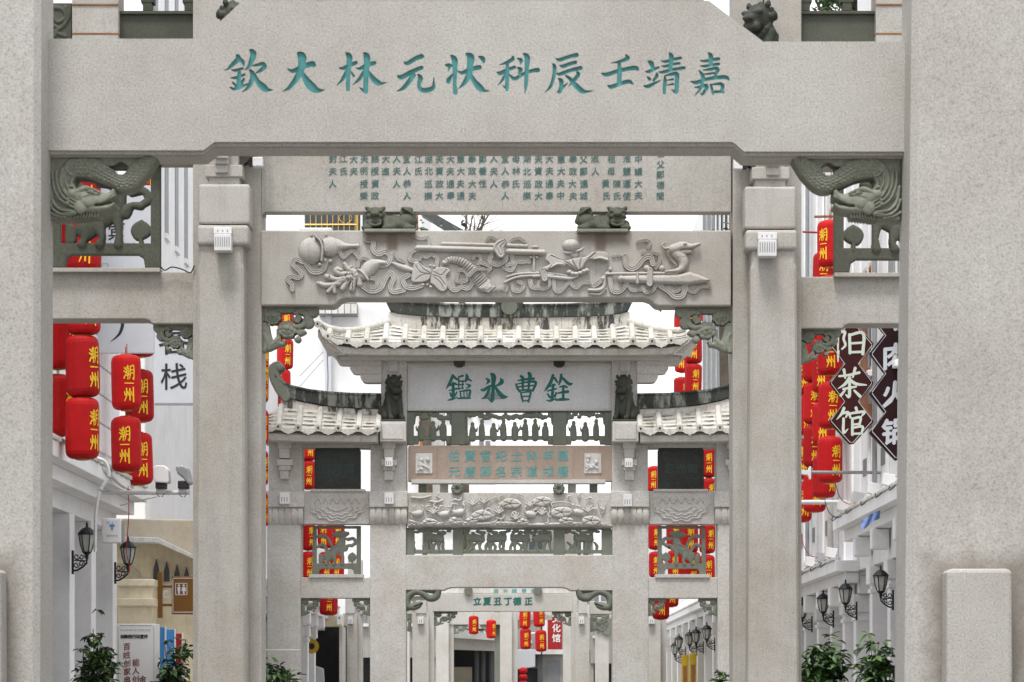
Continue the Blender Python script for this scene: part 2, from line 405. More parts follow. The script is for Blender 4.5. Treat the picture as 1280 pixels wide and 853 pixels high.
def engrave(name, poly, glyphs, d, thick, depth, mat, parent, letmat, letname='carved_character', mould=None):
    """slab with an outline (photo pixels) and characters sunk into its face; floors of the letters are painted"""
    V = [Vector(p) for p in poly]; n0 = len(V); E = [(i, (i+1) % n0) for i in range(n0)]; walls = []
    for g in glyphs:
        o = len(V); V += [Vector(v) for v in g[0]]; E += [(a_+o, b_+o) for a_, b_ in g[1]]
    vs, es, fs, *_r = delaunay_2d_cdt(V, E, [], 1, 1e-5)
    P = [(X(v.x, d), d, Z(v.y, d)) for v in vs]; n = len(P); K = .0
    mb = MB(); stonef = []
    for f in fs:
        cx = sum(vs[i].x for i in f)/3; cy = sum(vs[i].y for i in f)/3
        if any(g[3][0][0] <= cx <= g[3][1][0] and g[3][0][1] <= cy <= g[3][1][1] and g[2](cx, cy) for g in glyphs): continue
        stonef.append(tuple(f[::-1]))
    mb.add(P, stonef)
    for g in glyphs:
        Pg = [(X(x, d), d, Z(y, d)) for x, y in g[0]]; m = len(Pg)
        mb.add(Pg+[(x, y+depth+.002, z) for x, y, z in Pg], [(a_, b_, b_+m, a_+m) for a_, b_ in g[1]])
    pp = [(X(x, d), Z(y, d)) for x, y in poly]; q = len(pp)
    mb.add([(x, d, z) for x, z in pp]+[(x, d+thick, z) for x, z in pp], [(i, (i+1) % q, q+(i+1) % q, q+i) for i in range(q)]+[tuple(range(q, 2*q))])
    o = obj(name, mb, mat, parent)
    for g in glyphs:
        v2, f2 = brush_faces(g); c = MB(); c.add([(X(x, d), d+depth, Z(y, d)) for x, y in v2], [t[::-1] for t in f2]); obj(letname, c, letmat, o)
    return o
# ---- plain lettering from Blender's built-in font
_fc = {}
def fglyph(ch):
    if ch not in _fc:
        cu = bpy.data.curves.new('t', 'FONT'); cu.body = ch; cu.resolution_u = 2; o = bpy.data.objects.new('t', cu); COL.objects.link(o)
        dg = bpy.context.evaluated_depsgraph_get(); dg.update(); me = bpy.data.meshes.new_from_object(o.evaluated_get(dg))
        _fc[ch] = ([tuple(v.co[:2]) for v in me.vertices], [tuple(p.vertices) for p in me.polygons])
        bpy.data.objects.remove(o); bpy.data.curves.remove(cu); bpy.data.meshes.remove(me)
    return _fc[ch]
_rv = np.array(fglyph('國')[0]); _rc = (_rv.min(0)+_rv.max(0))/2; _rs = (_rv.max(0)-_rv.min(0)).max()
def ftext(mb, ch, cx, cy, size, d, proud=.003, bold=.03, sx=1.0, slant=0.0):
    v, f = fglyph(ch); v = np.array(v); lat = ord(ch) < 0x2000
    c = (v.min(0)+v.max(0))/2 if lat else _rc
    q = (v-c)/_rs*size; q[:, 1] += q[:, 0]*slant
    K = d/F; x0, z0 = X(cx, d), Z(cy, d)
    for i, (ox, oy) in enumerate(((0, 0), (1, 0), (-1, 0), (0, 1), (0, -1)) if bold else ((0, 0),)):
        mb.add([(x0+(a_*sx+ox*bold*size)*K, d-proud-i*.0006, z0+(b_+oy*bold*size)*K) for a_, b_ in q], f)
    return mb
# ---- surface nets: blends of ellipsoids and capsules become one skin
def blob(parts, res, k=.05, noise_amp=0):
    """parts: (centre a, centre b, radius a, radius b[, squash]) capsules in metres"""
    A = np.array([p[0] for p in parts]+[p[1] for p in parts]); rm = max(max(p[2], p[3]) for p in parts)
    lo = A.min(0)-rm*1.5; hi = A.max(0)+rm*1.5; n = np.maximum(4, ((hi-lo)/res).astype(int)+2)
    g = np.stack(np.meshgrid(*[lo[i]+np.arange(n[i])*res for i in range(3)], indexing='ij'), -1)
    D = np.full(g.shape[:3], .5)
    for p in parts:
        a_, b_ = np.array(p[0], float), np.array(p[1], float); ab = b_-a_
        mg = max(p[2], p[3])+k*1.5+res*2; w0 = np.clip(((np.minimum(a_, b_)-mg-lo)/res).astype(int), 0, n); w1 = np.clip(((np.maximum(a_, b_)+mg-lo)/res).astype(int)+2, 0, n)
        sl = tuple(slice(i, j) for i, j in zip(w0, w1)); q_ = g[sl]-a_; D_ = D[sl]
        u = np.clip((q_@ab)/(ab@ab+1e-9), 0, 1); dd = np.linalg.norm(q_-u[..., None]*ab, axis=-1)-(p[2]+(p[3]-p[2])*u)
        sg = p[4] if len(p) > 4 else 1
        if sg > 0: h = np.clip(.5+.5*(D_-dd)/k, 0, 1); D[sl] = D_*(1-h)+dd*h-k*h*(1-h)
        else: D[sl] = np.maximum(D_, -dd)
    if noise_amp:
        q = g*np.array([61., 67., 71.]); D = D+noise_amp*(np.sin(q[..., 0]+1.3*np.sin(q[..., 2]))*np.sin(q[..., 1])*np.sin(q[..., 2]+q[..., 0]*.3))
    D = np.where(np.abs(D) < 1e-7, 1e-7, D); I = D < 0
    c = sum(I[i:n[0]-1+i, j:n[1]-1+j, k_:n[2]-1+k_].astype(int) for i in (0, 1) for j in (0, 1) for k_ in (0, 1))
    act = (c > 0) & (c < 8); idx = -np.ones(act.shape, int); ci = np.argwhere(act); idx[act] = np.arange(len(ci))
    P = np.zeros((len(ci), 3)); cnt = np.zeros(len(ci)); cor = [(i, j, k_) for i in (0, 1) for j in (0, 1) for k_ in (0, 1)]
    for p in cor:
        for ax in range(3):
            if p[ax]: continue
            q = list(p); q[ax] = 1; a_ = D[tuple((ci+np.array(p)).T)]; b_ = D[tuple((ci+np.array(q)).T)]; m = (a_ < 0) != (b_ < 0)
            t = a_[m]/(a_[m]-b_[m]); w = np.tile(np.array(p, float), (m.sum(), 1)); w[:, ax] += t; P[m] += w; cnt[m] += 1
    P = lo+(ci+P/cnt[:, None])*res; fs = []
    for ax in range(3):
        o1, o2 = [a_ for a_ in range(3) if a_ != ax]
        s0 = [slice(None)]*3; s1 = [slice(None)]*3; s0[ax] = slice(0, -1); s1[ax] = slice(1, None)
        e0, e1 = I[tuple(s0)], I[tuple(s1)]
        q = np.argwhere(e0 != e1); q = q[(q[:, o1] > 0) & (q[:, o2] > 0) & (q[:, o1] < n[o1]-1) & (q[:, o2] < n[o2]-1)]; c4 = []
        for da, db in ((0, 0), (1, 0), (1, 1), (0, 1)):
            r = q.copy(); r[:, o1] -= da; r[:, o2] -= db; c4.append(idx[tuple(r.T)])
        c4 = np.stack(c4, 1); flip = e0[tuple(q.T)] != (ax == 1); c4[~flip] = c4[~flip][:, ::-1]
        fs.append(c4[c4.min(1) >= 0])
    fs = np.vstack(fs)
    return P, fs
# ================================================================ the ground
gr = obj('ground', MB().box(-400, 400, -60, 900, -.3, 0), 'paving'); tag(gr, kind='structure')
for s_, nm in ((-1, 'pavement_left'), (1, 'pavement_right')):
    o = obj(nm, MB().box(s_*5.0-.2, s_*9.0-.2, 5, 150, .002, .14), 'paving', bevel=.02); tag(o, kind='structure')
# ================================================================ brush characters of the front lintel (traced strokes)
CH = {}
CH['qin'] = (275, 55, 9.143, [
 [(200,135,42),(208,172,62),(130,248,45),(88,288,20),(42,297,6)], [(215,165,40),(255,202,48),(272,245,24)],
 [(135,298,18),(180,302,38),(258,280,30)], [(125,388,16),(190,385,38),(278,352,30)], [(222,320,36),(215,400,48),(213,500,52)],
 [(145,440,20),(185,482,34)], [(272,400,26),(245,450,40)], [(118,496,18),(160,515,38),(240,488,42),(318,456,12)],
 [(352,72,36),(382,112,72),(357,200,60),(322,270,36),(275,300,6)], [(368,250,16),(440,238,38),(490,228,46),(508,262,52),(460,305,44),(412,332,16)],
 [(345,300,30),(372,342,55),(362,420,55),(320,498,44),(255,550,8)], [(392,345,30),(432,432,58),(500,500,84),(540,525,50),(608,524,5)]])
CH['da'] = (275, 55, 9.143, [
 [(775,288,16),(835,310,48),(930,268,60),(1045,228,64),(1070,240,58)],
 [(900,110,46),(936,145,98),(936,220,88),(915,320,80),(850,430,64),(780,508,40),(712,542,6)],
 [(935,320,36),(990,420,80),(1050,492,100),(1110,530,64),(1198,528,6)]])
CH['lin'] = (412, 55, 9.143, [
 [(112,274,16),(160,278,44),(230,246,48),(298,216,46)], [(192,106,28),(226,148,70),(220,250,55),(212,400,48),(210,520,48)],
 [(200,310,45),(150,400,40),(80,478,6)], [(245,318,18),(275,366,32)], [(306,276,14),(350,282,40),(430,242,55),(512,218,48)],
 [(400,106,32),(426,152,76),(424,260,62),(415,400,60),(414,545,54)], [(410,548,44),(370,520,28),(338,496,5)],
 [(400,310,45),(340,400,40),(262,472,6)], [(436,300,24),(490,390,60),(545,440,70),(585,452,40),(657,440,5)]])
CH['yuan'] = (412, 55, 9.143, [
 [(850,208,14),(890,222,50),(980,168,54),(1048,142,60)], [(786,372,34),(830,378,60),(940,318,54),(1050,272,48)],
 [(955,360,62),(900,440,56),(840,505,45),(768,543,7)],
 [(1010,348,18),(1038,388,56),(1022,468,42),(1042,520,52),(1110,530,60),(1182,500,52),(1190,440,24),(1190,380,5)]])
CH['zhuang'] = (545, 55, 9.143, [
 [(106,240,14),(145,246,50),(185,250,24)], [(152,275,28),(140,315,8)], [(178,136,30),(212,182,70),(216,300,54),(214,450,44),(222,556,54)],
 [(192,340,10),(148,408,54),(142,438,44)], [(238,304,8),(300,330,44),(390,292,54),(496,268,56)],
 [(348,112,24),(396,152,86),(390,250,72),(380,340,70),(330,440,54),(256,512,7)], [(392,340,36),(440,430,60),(500,500,80),(545,532,42),(616,538,5)],
 [(480,142,8),(530,165,56),(545,208,32)]])
CH['ke'] = (545, 55, 9.143, [
 [(880,146,26),(872,178,48),(800,216,38),(722,240,5)], [(702,325,20),(740,335,50),(810,298,44),(896,266,40)],
 [(815,240,38),(815,350,46),(812,470,45),(810,525,38)], [(805,505,36),(758,474,5)], [(800,340,35),(760,410,30),(705,478,5)],
 [(840,348,14),(872,385,38),(912,395,46),(1000,342,40),(1100,306,44),(1162,300,54)], [(925,164,8),(970,185,46),(964,238,8)],
 [(925,270,10),(966,292,50),(950,332,30)], [(1000,110,18),(1042,152,64),(1036,300,46),(1030,450,45),(1018,562,10)]])
CH['chen'] = (670, 55, 9.143, [
 [(226,164,10),(270,182,44),(370,148,44),(464,126,52)], [(270,244,12),(310,256,44),(390,226,44),(448,212,46)],
 [(236,334,14),(270,346,40),(380,306,44),(508,276,52)], [(190,226,14),(212,260,44),(205,360,40),(170,480,38),(98,558,5)],
 [(250,394,10),(286,420,50),(286,490,44),(270,545,46),(242,540,10)], [(280,530,40),(310,492,34),(364,443,6)],
 [(476,328,34),(482,356,45),(440,410,45),(366,494,5)], [(342,364,24),(390,400,45),(450,470,60),(520,535,64),(570,545,36),(657,534,5)]])
CH['ren'] = (670, 55, 9.143, [
 [(1030,128,24),(1046,166,48),(950,202,34),(848,220,5)], [(756,338,24),(810,350,50),(930,312,48),(1060,282,50),(1138,276,56),(1162,292,36)],
 [(950,215,40),(956,330,55),(950,440,50)], [(820,474,14),(862,490,50),(960,456,44),(1060,430,50),(1110,458,16)]])
CH['jing'] = (785, 55, 9.143, [
 [(230,196,18),(266,222,58),(282,272,38)], [(202,315,14),(240,316,40),(300,288,40),(352,268,24)], [(222,374,16),(246,402,40)],
 [(330,338,26),(328,370,40),(290,420,28)], [(188,480,24),(230,486,45),(300,452,34),(378,413,8)], [(380,195,14),(430,202,34),(520,178,38),(602,160,34)],
 [(386,250,14),(430,256,34),(510,232,34),(585,222,34)], [(350,320,14),(400,322,38),(520,292,38),(640,274,40)],
 [(474,104,18),(496,142,54),(490,230,44),(486,300,40)], [(418,368,14),(424,420,40),(418,500,40),(416,560,36)],
 [(425,362,18),(500,346,38),(556,346,52),(560,420,50),(556,520,50),(545,550,42),(494,520,6)], [(445,415,12),(512,405,28)], [(445,470,12),(516,460,28)]])
CH['jia'] = (785, 55, 9.143, [
 [(826,190,14),(880,197,34),(960,182,38),(1036,170,40)], [(922,104,22),(946,138,54),(946,225,48)], [(828,250,14),(880,254,34),(960,240,34),(1036,228,36)],
 [(815,305,18),(846,350,44),(862,400,44)], [(858,300,14),(930,292,34),(1008,277,40),(1026,302,42),(1000,352,32)], [(868,346,16),(930,341,28),(1000,328,24)],
 [(880,402,30),(960,384,28),(1010,372,28)], [(722,430,18),(780,442,48),(870,412,40),(1000,387,44),(1118,382,50),(1154,412,20)],
 [(762,496,14),(820,492,34),(888,476,44),(902,500,40),(870,550,38),(846,582,20),(828,552,8)], [(850,440,38),(830,510,34),(760,592,7)],
 [(942,462,18),(958,510,34),(970,574,26)], [(950,466,16),(1050,456,38),(1082,480,44),(1070,545,38)], [(970,552,28),(1030,546,32),(1094,552,26)]])
# ================================================================ front archway
DA = 13.4
AX = 593
A = thing('memorial_archway', 'nearest granite archway with ten large teal characters along its wide lintel', 'archway', (X(AX, DA), DA, 0), 'memorial archways over the street')
polyA = [(50,188),(254,188),(268,177.5),(916,177.5),(930,189.5),(1142,189.5),(1142,52),(954,52),(886,1),(303,1),(252,48.5),(50,48.5)]
gl = [brush(CH[k][3], *CH[k][:3]) for k in ('qin','da','lin','yuan','zhuang','ke','chen','ren','jing','jia')]
lint = engrave('lintel', polyA, gl, DA, .27, .010, 'graniteA', A, 'teal')
def band(o0, o1, dd, t):
    lo = [(60,188),(254,188),(268,177.5),(916,177.5),(930,189.5),(1132,189.5)]
    return MB().pprism([(x, y+o0) for x, y in lo]+[(x, y+o1) for x, y in lo[::-1]], dd, t)
obj('moulding', band(-.05, 5.0, DA+.02, .235), 'graniteA', A, bevel=.004); obj('moulding', band(4.9, 8.6, DA+.055, .19), 'graniteA', A, bevel=.004)
obj('upper_panel', MB().pprism([(310,-90),(880,-90),(880,.5),(310,.5)], DA+.08, .12), 'graniteA', A)
obj('upper_beam', MB().pbox(40,1150,-170,-92, DA, .3), 'graniteA', A, bevel=.01)
def pillar(x0t, x1t, x0b, x1b, d, t, ch=.03):
    """tapering pillar from the ground to above the frame, with chamfered corners"""
    def ring(x0, x1, z):
        a_, b_ = X(x0, d), X(x1, d)
        return [(a_+ch,d,z),(b_-ch,d,z),(b_,d+ch,z),(b_,d+t-ch,z),(b_-ch,d+t,z),(a_+ch,d+t,z),(a_,d+t-ch,z),(a_,d+ch,z)]
    zt = Z(-200, d); f = (zt-0)/(Z(0, d)-Z(853, d)); r0 = ring(x0b, x1b, 0); r1 = ring(x0t, x1t, zt)
    return MB().add(r0+r1, [(i, (i+1) % 8, 8+(i+1) % 8, 8+i) for i in range(8)]+[tuple(range(8, 16))])
obj('column', pillar(-132, 50.5, -136, 48, DA-.24, .40), 'graniteA', A)
obj('column', pillar(1143, 1321, 1127, 1323, DA-.24, .40), 'graniteA', A)
for x0, x1 in ((-84, 2.5), (1182, 1267)):
    d = DA-.40; q = [(x0, 860), (x0+1.5, 716), (x0+4, 711), (x1-4, 711), (x1-1.5, 716), (x1+2, 860)]
    zz = [(X(x, d), Z(y, d) if y < 850 else 0) for x, y in q]
    obj('clamp_stone', MB().prism(zz, d, d+.158), 'graniteA2', A, bevel=.018)
def dragon(c):
    """dragon-fish corner bracket, drawn as carved relief (photo pixels of the left one)"""
    c.crop(55, 185, 8.533)
    c.poly([(48,55),(1232,55),(1185,170),(1040,330),(900,300),(890,190),(830,150),(740,190),(560,200),(300,150),(150,300),(48,420)], 3, 8, 0, False)
    c.poly([(48,150),(200,180),(330,330),(330,480),(380,620),(350,700),(300,770),(48,775)], 4, 12, 0, False)
    c.stroke([(1130,110,150),(1010,250,200),(870,375,185),(700,320,190),(520,225,230),(330,215,220),(215,330,180),(180,480,200)], None, 12, 'round', 2)
    for i in range(11):
        x = 235+i*38; y = 200-95*math.sin(min(1, i/5.5)*1.57)+max(0, i-5)*12
        c.ell(x, y-8, 20, 26, 4, 4)
    for k in range(7):
        c.stroke([(700+k*12,330+k*18,10),(800+k*6,355+k*14,16),(900,360+k*15,5)], None, 2.2, 'round', 12.2-abs(k-3)*.9)
    for i, (p) in enumerate(([(95,260),(110,420),(180,560),(340,650)], [(140,260),(150,400),(215,530),(350,620)], [(200,250),(190,380),(245,500),(360,590)],
                             [(270,260),(235,360),(280,470)], [(70,420),(90,560),(170,660),(330,690)], [(62,560),(100,660),(200,720),(340,705)], [(340,290),(300,380),(330,440)],
                             [(60,690),(130,730),(230,745)])):
        c.stroke(p, 40, 6.5, 'round', 8+(i % 3)*1.5)
        c.carve([(a_+14, b_-6) for a_, b_ in p], 9, 2.5); c.carve([(a_-14, b_+8) for a_, b_ in p], 9, 2.5)
    c.stroke([(300,500,120),(450,545,210),(560,570,215),(660,555,130),(730,510,80),(745,470,50)], None, 13, 'round', 7)
    c.stroke([(430,640,110),(560,648,95),(690,642,62),(745,612,40)], None, 11, 'round', 6)
    c.ell(400, 640, 70, 75, 6, 15); c.ell(470, 590, 70, 60, 6, 16)
    c.stroke([(330,500,50),(420,450,60),(520,440,70),(605,490,24)], None, 6, 'round', 14)
    c.stroke([(430,530,24),(520,500,36),(600,505,10)], None, 4, 'round', 17); c.ell(505, 480, 30, 20, 5, 17); c.carve([(470,492),(505,503),(545,494)], 10, 5); c.carve([(500,478),(508,478)], 14, 4)
    c.stroke([(560,600,20),(640,590,26),(760,520,24)], None, 4, 'round', 15); c.stroke([(580,650,20),(680,640,24),(755,600,20)], None, 4, 'round', 13)
    c.carve([(560,622),(640,610),(745,560)], 34, 15)
    for k in range(5): c.ell(610+k*26, 600-k*8, 9, 11, 4, 9)
    for k in range(9): c.stroke([(345+k*30,705-k*2,20),(335+k*30,745-k*2,24),(312+k*32,776-k*3,5)], None, 4, 'round', 5)
    for k in range(5): c.ell(290-k*8+k*20*0, 420+k*45, 22, 22, 5, 12)
    for k in range(4): c.ell(80+k*48, 748, 30, 26, 6, 6)
    c.cut([(810,180,60),(815,225,120),(800,245,90)]); c.cut([(395,385,70),(470,375,80),(560,420,60),(660,475,30)])
    c.carve([(520,330),(640,390),(760,440)], 40, 3)
    bd = c.dist([(1130,110,130),(1010,250,170),(870,375,160),(700,320,165),(520,225,200),(330,215,190)])
    W_, t_, arc = bd; hh = c.H[W_]; low = (t_ < 1) & (hh < 15); hh[low] += (2.6*np.abs(np.sin(arc*.62+np.round(t_*3)*1.6))*(.35+np.abs(np.sin(t_*7.8))))[low]
    return c
c = dragon(Canvas(60, 202, 190, 280, .34)); v0, f0 = c.mesh(DA+.08, .52, .10, True, .0)
for mir in (0, 1):
    v, f = v0, f0
    if mir: v = v.copy(); v[:, 0] = 2*X(AX, DA+.08)-v[:, 0]+X(VX+.6, DA); v[:, 2] -= .004; f = f[:, ::-1]
    obj('dragon_fish_bracket', (v, f), 'greenLit', A, smooth=True)
# ================================================================ second archway
DB = 24.1; BX = 621
B = thing('memorial_archway', 'second archway with columns of small teal text above a carved ribbon and gourd beam', 'archway', (X(BX, DB), DB, 0), 'memorial archways over the street')
def rx(x): return 2*BX-x
# inscription board with its small vertical text
brd = obj('inscription_board', MB().pbox(329, 914, 60, 265.2, DB+.04, .16), 'graniteB', B, bevel=.006)
obj('board_backing', MB().pbox(327, 330, 120, 267, DB+.02, .22), 'graniteB', B)
cols = [(416,'誥封夫人'),(429.3,'孺江氏'),(442,'保大夫'),(455,'大夫例授榮'),(468.8,'恩誥授資政'),(482,'郎大進'),(495.6,'淑人夫人'),(508.5,'贈宜人恭人'),(522.7,'母江氏'),
 (535.6,'大湖北巡撫'),(549.5,'大夫資政大'),(563,'政大夫通奉'),(576,'中憲大夫通'),(590,'贈奉政大夫'),(603.6,'父鄭養性'),(617.6,'淑人夫人'),(631.5,'贈宜人恭人'),(645,'祖母林氏'),
 (658.7,'大湖北巡撫'),(673,'大夫資政大'),(687,'議大夫通奉'),(701,'中憲大夫中'),(716,'贈奉政大夫'),(729.6,'祖父鄭連城'),(743.8,'贈淑人'),(764,'曾祖母'),(757.3,'  　　　黃氏'.strip(' ')),(771,'　　　陳氏'),
 (783.7,'兩淮鹽運使'),(798,'贈中議大夫'),(811,'恩'),(825.5,'祖祖父鄭德聞')]
for x, tx in cols:
    for i, ch in enumerate(tx):
        if ch == '　': continue
        m = MB()
        y = (184.5, 199, 214.4, 230, 245)[i] if x != 825.5 else (180, 192, 206, 218.5, 231.5, 245.5)[i]
        ftext(m, ch, x+random.uniform(-.4, .4), y+random.uniform(-.4, .4), 9.2, DB+.04, .0025, .008, slant=.1)
        obj('painted_character', m, 'tealS', brd)
# carved beam
bm_ = obj('carved_beam', MB().pprism([(326,288),(914,288),(914,382.5),(822,382.5),(818,380),(813,375),(806,372.5),(432,372.5),(425,375),(420,380),(416,382),(326,382)], DB, .30), 'graniteB', B, bevel=.012)
c = Canvas(352, 892, 290, 378, .37)
def rib(p, w, h=2.2, b=0): c.stroke(p, w, h*1.25, 'ribbon', b)
c.crop(350, 285, 7.53)
rib([(215,325),(150,300),(122,345),(175,400),(205,440),(170,475),(110,460),(75,490),(112,535),(118,585)], 50)
rib([(255,350),(300,412),(350,420),(405,395),(432,325)], 60); rib([(560,225),(600,280),(645,240),(690,220),(745,285)], 46)
rib([(735,365),(745,310),(790,290),(840,310),(835,350),(780,375)], 40); rib([(820,120),(880,130),(878,210),(930,250),(1000,228),(1040,290),(1000,350),(930,352)], 58)
rib([(860,478),(905,490),(912,540),(860,565),(805,530)], 44); rib([(785,555),(860,600),(950,570),(1000,470),(1040,430),(1070,480),(1040,560),(1070,605),(1165,590)], 56, 2.0)
c.ell(295,220,120,130,7.5); c.ell(470,182,98,98,6.5); c.stroke([(530,165,130),(600,175,75),(660,175,46),(735,175,42)], None, 4.5); c.ell(728,175,24,26,5)
c.stroke([(330,80,20),(385,140,22),(405,220,22),(395,320,20)], None, 2.2, 'round', 6); c.stroke([(365,80,14),(415,140,16),(432,230,14)], None, 1.5, 'round', 5.2)
for x, y, r in ((375,350,22),(425,310,24),(475,318,26),(300,75,16),(435,70,16)): c.ell(x, y, r, r, 4)
for st in ([(770,450,95),(650,470,80),(540,520,60),(455,605,48)],[(640,470,70),(540,490,52),(440,462,58)],[(560,530,60),(430,545,55),(365,525,50)],[(700,430,70),(590,440,60),(535,420,66),(540,395,60),(575,402,44)],
           [(705,420,60),(640,390,60),(610,345,44)],[(655,400,40),(668,370,36)],[(640,500,50),(590,578,58)],[(700,490,50),(680,582,60)],[(750,480,45),(752,535,62)],[(510,560,40),(515,610,44)]):
    c.stroke(st, None, 3.6, 'round', .5)
for i in range(46):
    a_ = random.random(); q = random.choice(((770,450,365,525),(700,440,440,465),(690,470,460,600),(690,480,680,580)))
    c.carve([(q[0]+(q[2]-q[0])*a_, q[1]+(q[3]-q[1])*a_+random.uniform(-15,15)), (q[0]+(q[2]-q[0])*a_+2, q[1]+(q[3]-q[1])*a_+2)], 9, 1.6)
c.stroke([(780,450,100),(850,375,140),(930,335,70),(985,335,46)], None, 4.5, 'round', .5); c.stroke([(740,400,26),(790,440,30),(830,495,26)], None, 3, 'round', 3)
c.stroke([(1060,335,26),(1150,372,66),(1270,408,40)], None, 3.2); rib([(1085,240),(1110,290),(1160,320)], 40)
c.crop(500, 285, 7.53)
rib([(118,78),(200,105),(262,95),(275,155)], 36, 1.6); rib([(165,205),(105,235),(95,300),(150,322)], 48); rib([(80,450),(30,485),(52,550),(120,570),(205,545)], 56)
rib([(185,305),(210,270),(255,285)], 34); rib([(250,275),(300,255),(350,295),(345,365)], 46)
rib([(545,430),(530,500),(590,512),(640,480),(618,415),(562,400)], 42, 2.4); rib([(458,495),(480,570),(530,590),(578,552)], 50, 2); rib([(580,560),(640,572),(682,510),(660,440)], 54, 2)
rib([(690,290),(715,260),(760,285),(742,345)], 38); rib([(760,330),(850,368),(825,412)], 44)
rib([(815,125),(850,92),(912,118)], 34); rib([(1055,118),(1120,100),(1175,135)], 36); rib([(862,262),(848,320),(920,350),(988,310),(1000,262)], 54, 2.6); rib([(1050,265),(1062,330),(1005,352)], 48, 2)
rib([(978,380),(1050,400),(1090,330),(1150,312),(1215,322)], 48, 1.8)
rib([(1055,540),(1070,592),(1130,595),(1165,545),(1120,512)], 44); rib([(895,602),(960,585),(1000,600),(1012,558)], 28); rib([(1222,500),(1240,560),(1300,572)], 50)
c.stroke([(168,195,62),(880,214,62)], None, 5); c.stroke([(1000,226,62),(1348,236,62)], None, 5); c.stroke([(400,152,40),(1190,172,40)], None, 2.8)
c.stroke([(985,135,50),(930,190,110),(950,258,76)], None, 3.2, 'ribbon', 4)
c.poly([(130,330),(170,320),(230,370),(300,395),(292,470),(250,512),(130,522),(104,480)], 3.6, 1.6); c.poly([(308,395),(380,370),(450,380),(475,420),(440,462),(452,560),(420,606),(370,600),(320,552),(282,512)], 3.6, 1.6)
for q in ([(150,360),(190,420),(280,440)],[(150,490),(210,450),(285,440)],[(320,420),(390,450),(440,400)],[(320,470),(380,520),(410,580)],[(180,345),(230,400),(285,430)],[(310,450),(370,470),(425,540)]): c.carve(q, 12, .9)
for x, y, r in ((218,540,20),(258,540,16),(290,562,20),(320,365,16),(285,360,16)): c.ell(x, y, r, r, 3.5)
c.stroke([(418,332,54),(480,302,72),(580,322,88),(660,392,104),(725,465,130),(790,540,150)], None, 4.2, 'ridge', .5, .3)
c.ell(428,335,30,26,4.5); c.poly([(800,515),(912,560),(832,626),(728,575)], 5, 1.2, 0, False); c.poly([(803,540),(870,562),(826,602),(765,575)], 2, 1, 3.6, False)
c.stroke([(655,455,40),(720,395,46),(805,400,30)], None, 2.5, 'ribbon', 3)
c.stroke([(985,518,30),(1080,475,32),(1200,458,32),(1440,452,32)], None, 3.6); c.stroke([(1008,465,26),(1100,440,28),(1280,428,30),(1440,440,30)], None, 3)
c.crop(650, 285, 8.53)
c.stroke([(140,525,34),(220,520,36),(420,535,50),(540,545,44),(622,520,20)], None, 3.8); c.stroke([(120,488,34),(330,490,36),(560,525,20)], None, 3)
c.stroke([(235,460,60),(255,505,74),(262,550,70)], None, 3, 'ribbon', 2.8)
c.stroke([(150,310,30),(148,460,40)], None, 3); c.ell(120,320,18,18,4); c.ell(180,320,18,18,4); c.ell(160,208,46,20,4)
rib([(0,375),(50,370),(105,325)], 40, 1.8)
rib([(118,570),(135,640),(185,640)], 42); rib([(200,580),(198,640),(258,656),(312,620),(312,556)], 44, 2.4); rib([(360,565),(372,665),(430,682),(490,620),(530,578),(560,620),(608,640),(660,592),(735,590)], 48, 2.2)
c.poly([(612,468),(540,430),(470,400),(390,402),(330,430),(292,466),(242,430),(308,392),(268,350),(290,290),(340,280),(400,312),(480,352),(560,330),(620,320),(700,310),(770,262),(860,255),(930,270),(946,340),(912,372),(860,348),(780,346),(720,372),(680,432)], 4.2, 1.8)
for q in ([(615,460),(540,400),(440,350),(330,300)],[(620,460),(575,390),(545,335)],[(640,460),(640,390),(660,320)],[(655,455),(710,360),(800,275)],[(600,460),(480,395),(330,420)],[(665,445),(740,350),(900,340)]): c.carve(q, 16, 1.6)
c.stroke([(330,430,20),(400,395,26),(480,400,14)], None, 1.6, 'round', 4); c.stroke([(780,345,14),(850,330,30),(930,350,30)], None, 1.6, 'round', 4)
c.ell(545,190,96,68,6); c.stroke([(445,262,12),(520,272,34),(565,262,20)], None, 2.6, 'round', 1); c.stroke([(590,255,30),(650,240,34),(692,205,10)], None, 2.6, 'round', 1); c.ell(582,290,46,36,2.4)
for st in ((525,478),(560,495),(600,498),(640,488),(680,470),(712,460)): c.ell(st[0], st[1], 34, 28, 5)
rib([(985,305),(1050,300),(1109,290)], 26, 1.5)
c.stroke([(738,668,44),(830,668,50),(892,638,50),(902,560,40)], None, 3.4); c.stroke([(755,708,26),(850,710,36),(915,655,28)], None, 2.4); rib([(790,620),(830,590),(870,560)], 60, 2)
c.ell(890,545,30,34,4)
c.crop(740, 285, 7.53)
rib([(425,138),(500,120),(545,142),(530,195)], 34); rib([(195,270),(290,262)], 24, 1.4); rib([(310,270),(318,350),(370,390),(430,362),(490,292),(550,280),(572,345)], 58, 2.4); rib([(478,240),(560,238),(632,262),(632,330),(600,382)], 38)
rib([(168,480),(190,590),(260,602),(322,540)], 54); rib([(338,540),(380,590),(462,582)], 44); rib([(478,560),(500,606),(562,602),(602,540)], 44, 2.6); rib([(640,550),(720,600),(780,652),(850,642),(882,560)], 58); rib([(720,560),(790,600),(852,560)], 40); rib([(890,580),(960,612),(1020,562),(1112,562)], 34)
c.stroke([(130,438,32),(500,432,32),(800,432,34)], None, 2.6, 'round', 1)
c.poly([(250,452),(430,445),(600,445),(800,440),(920,415),(1000,440),(1120,490),(1080,522),(900,546),(600,537),(300,522),(240,492)], 5, 5, 0, False)
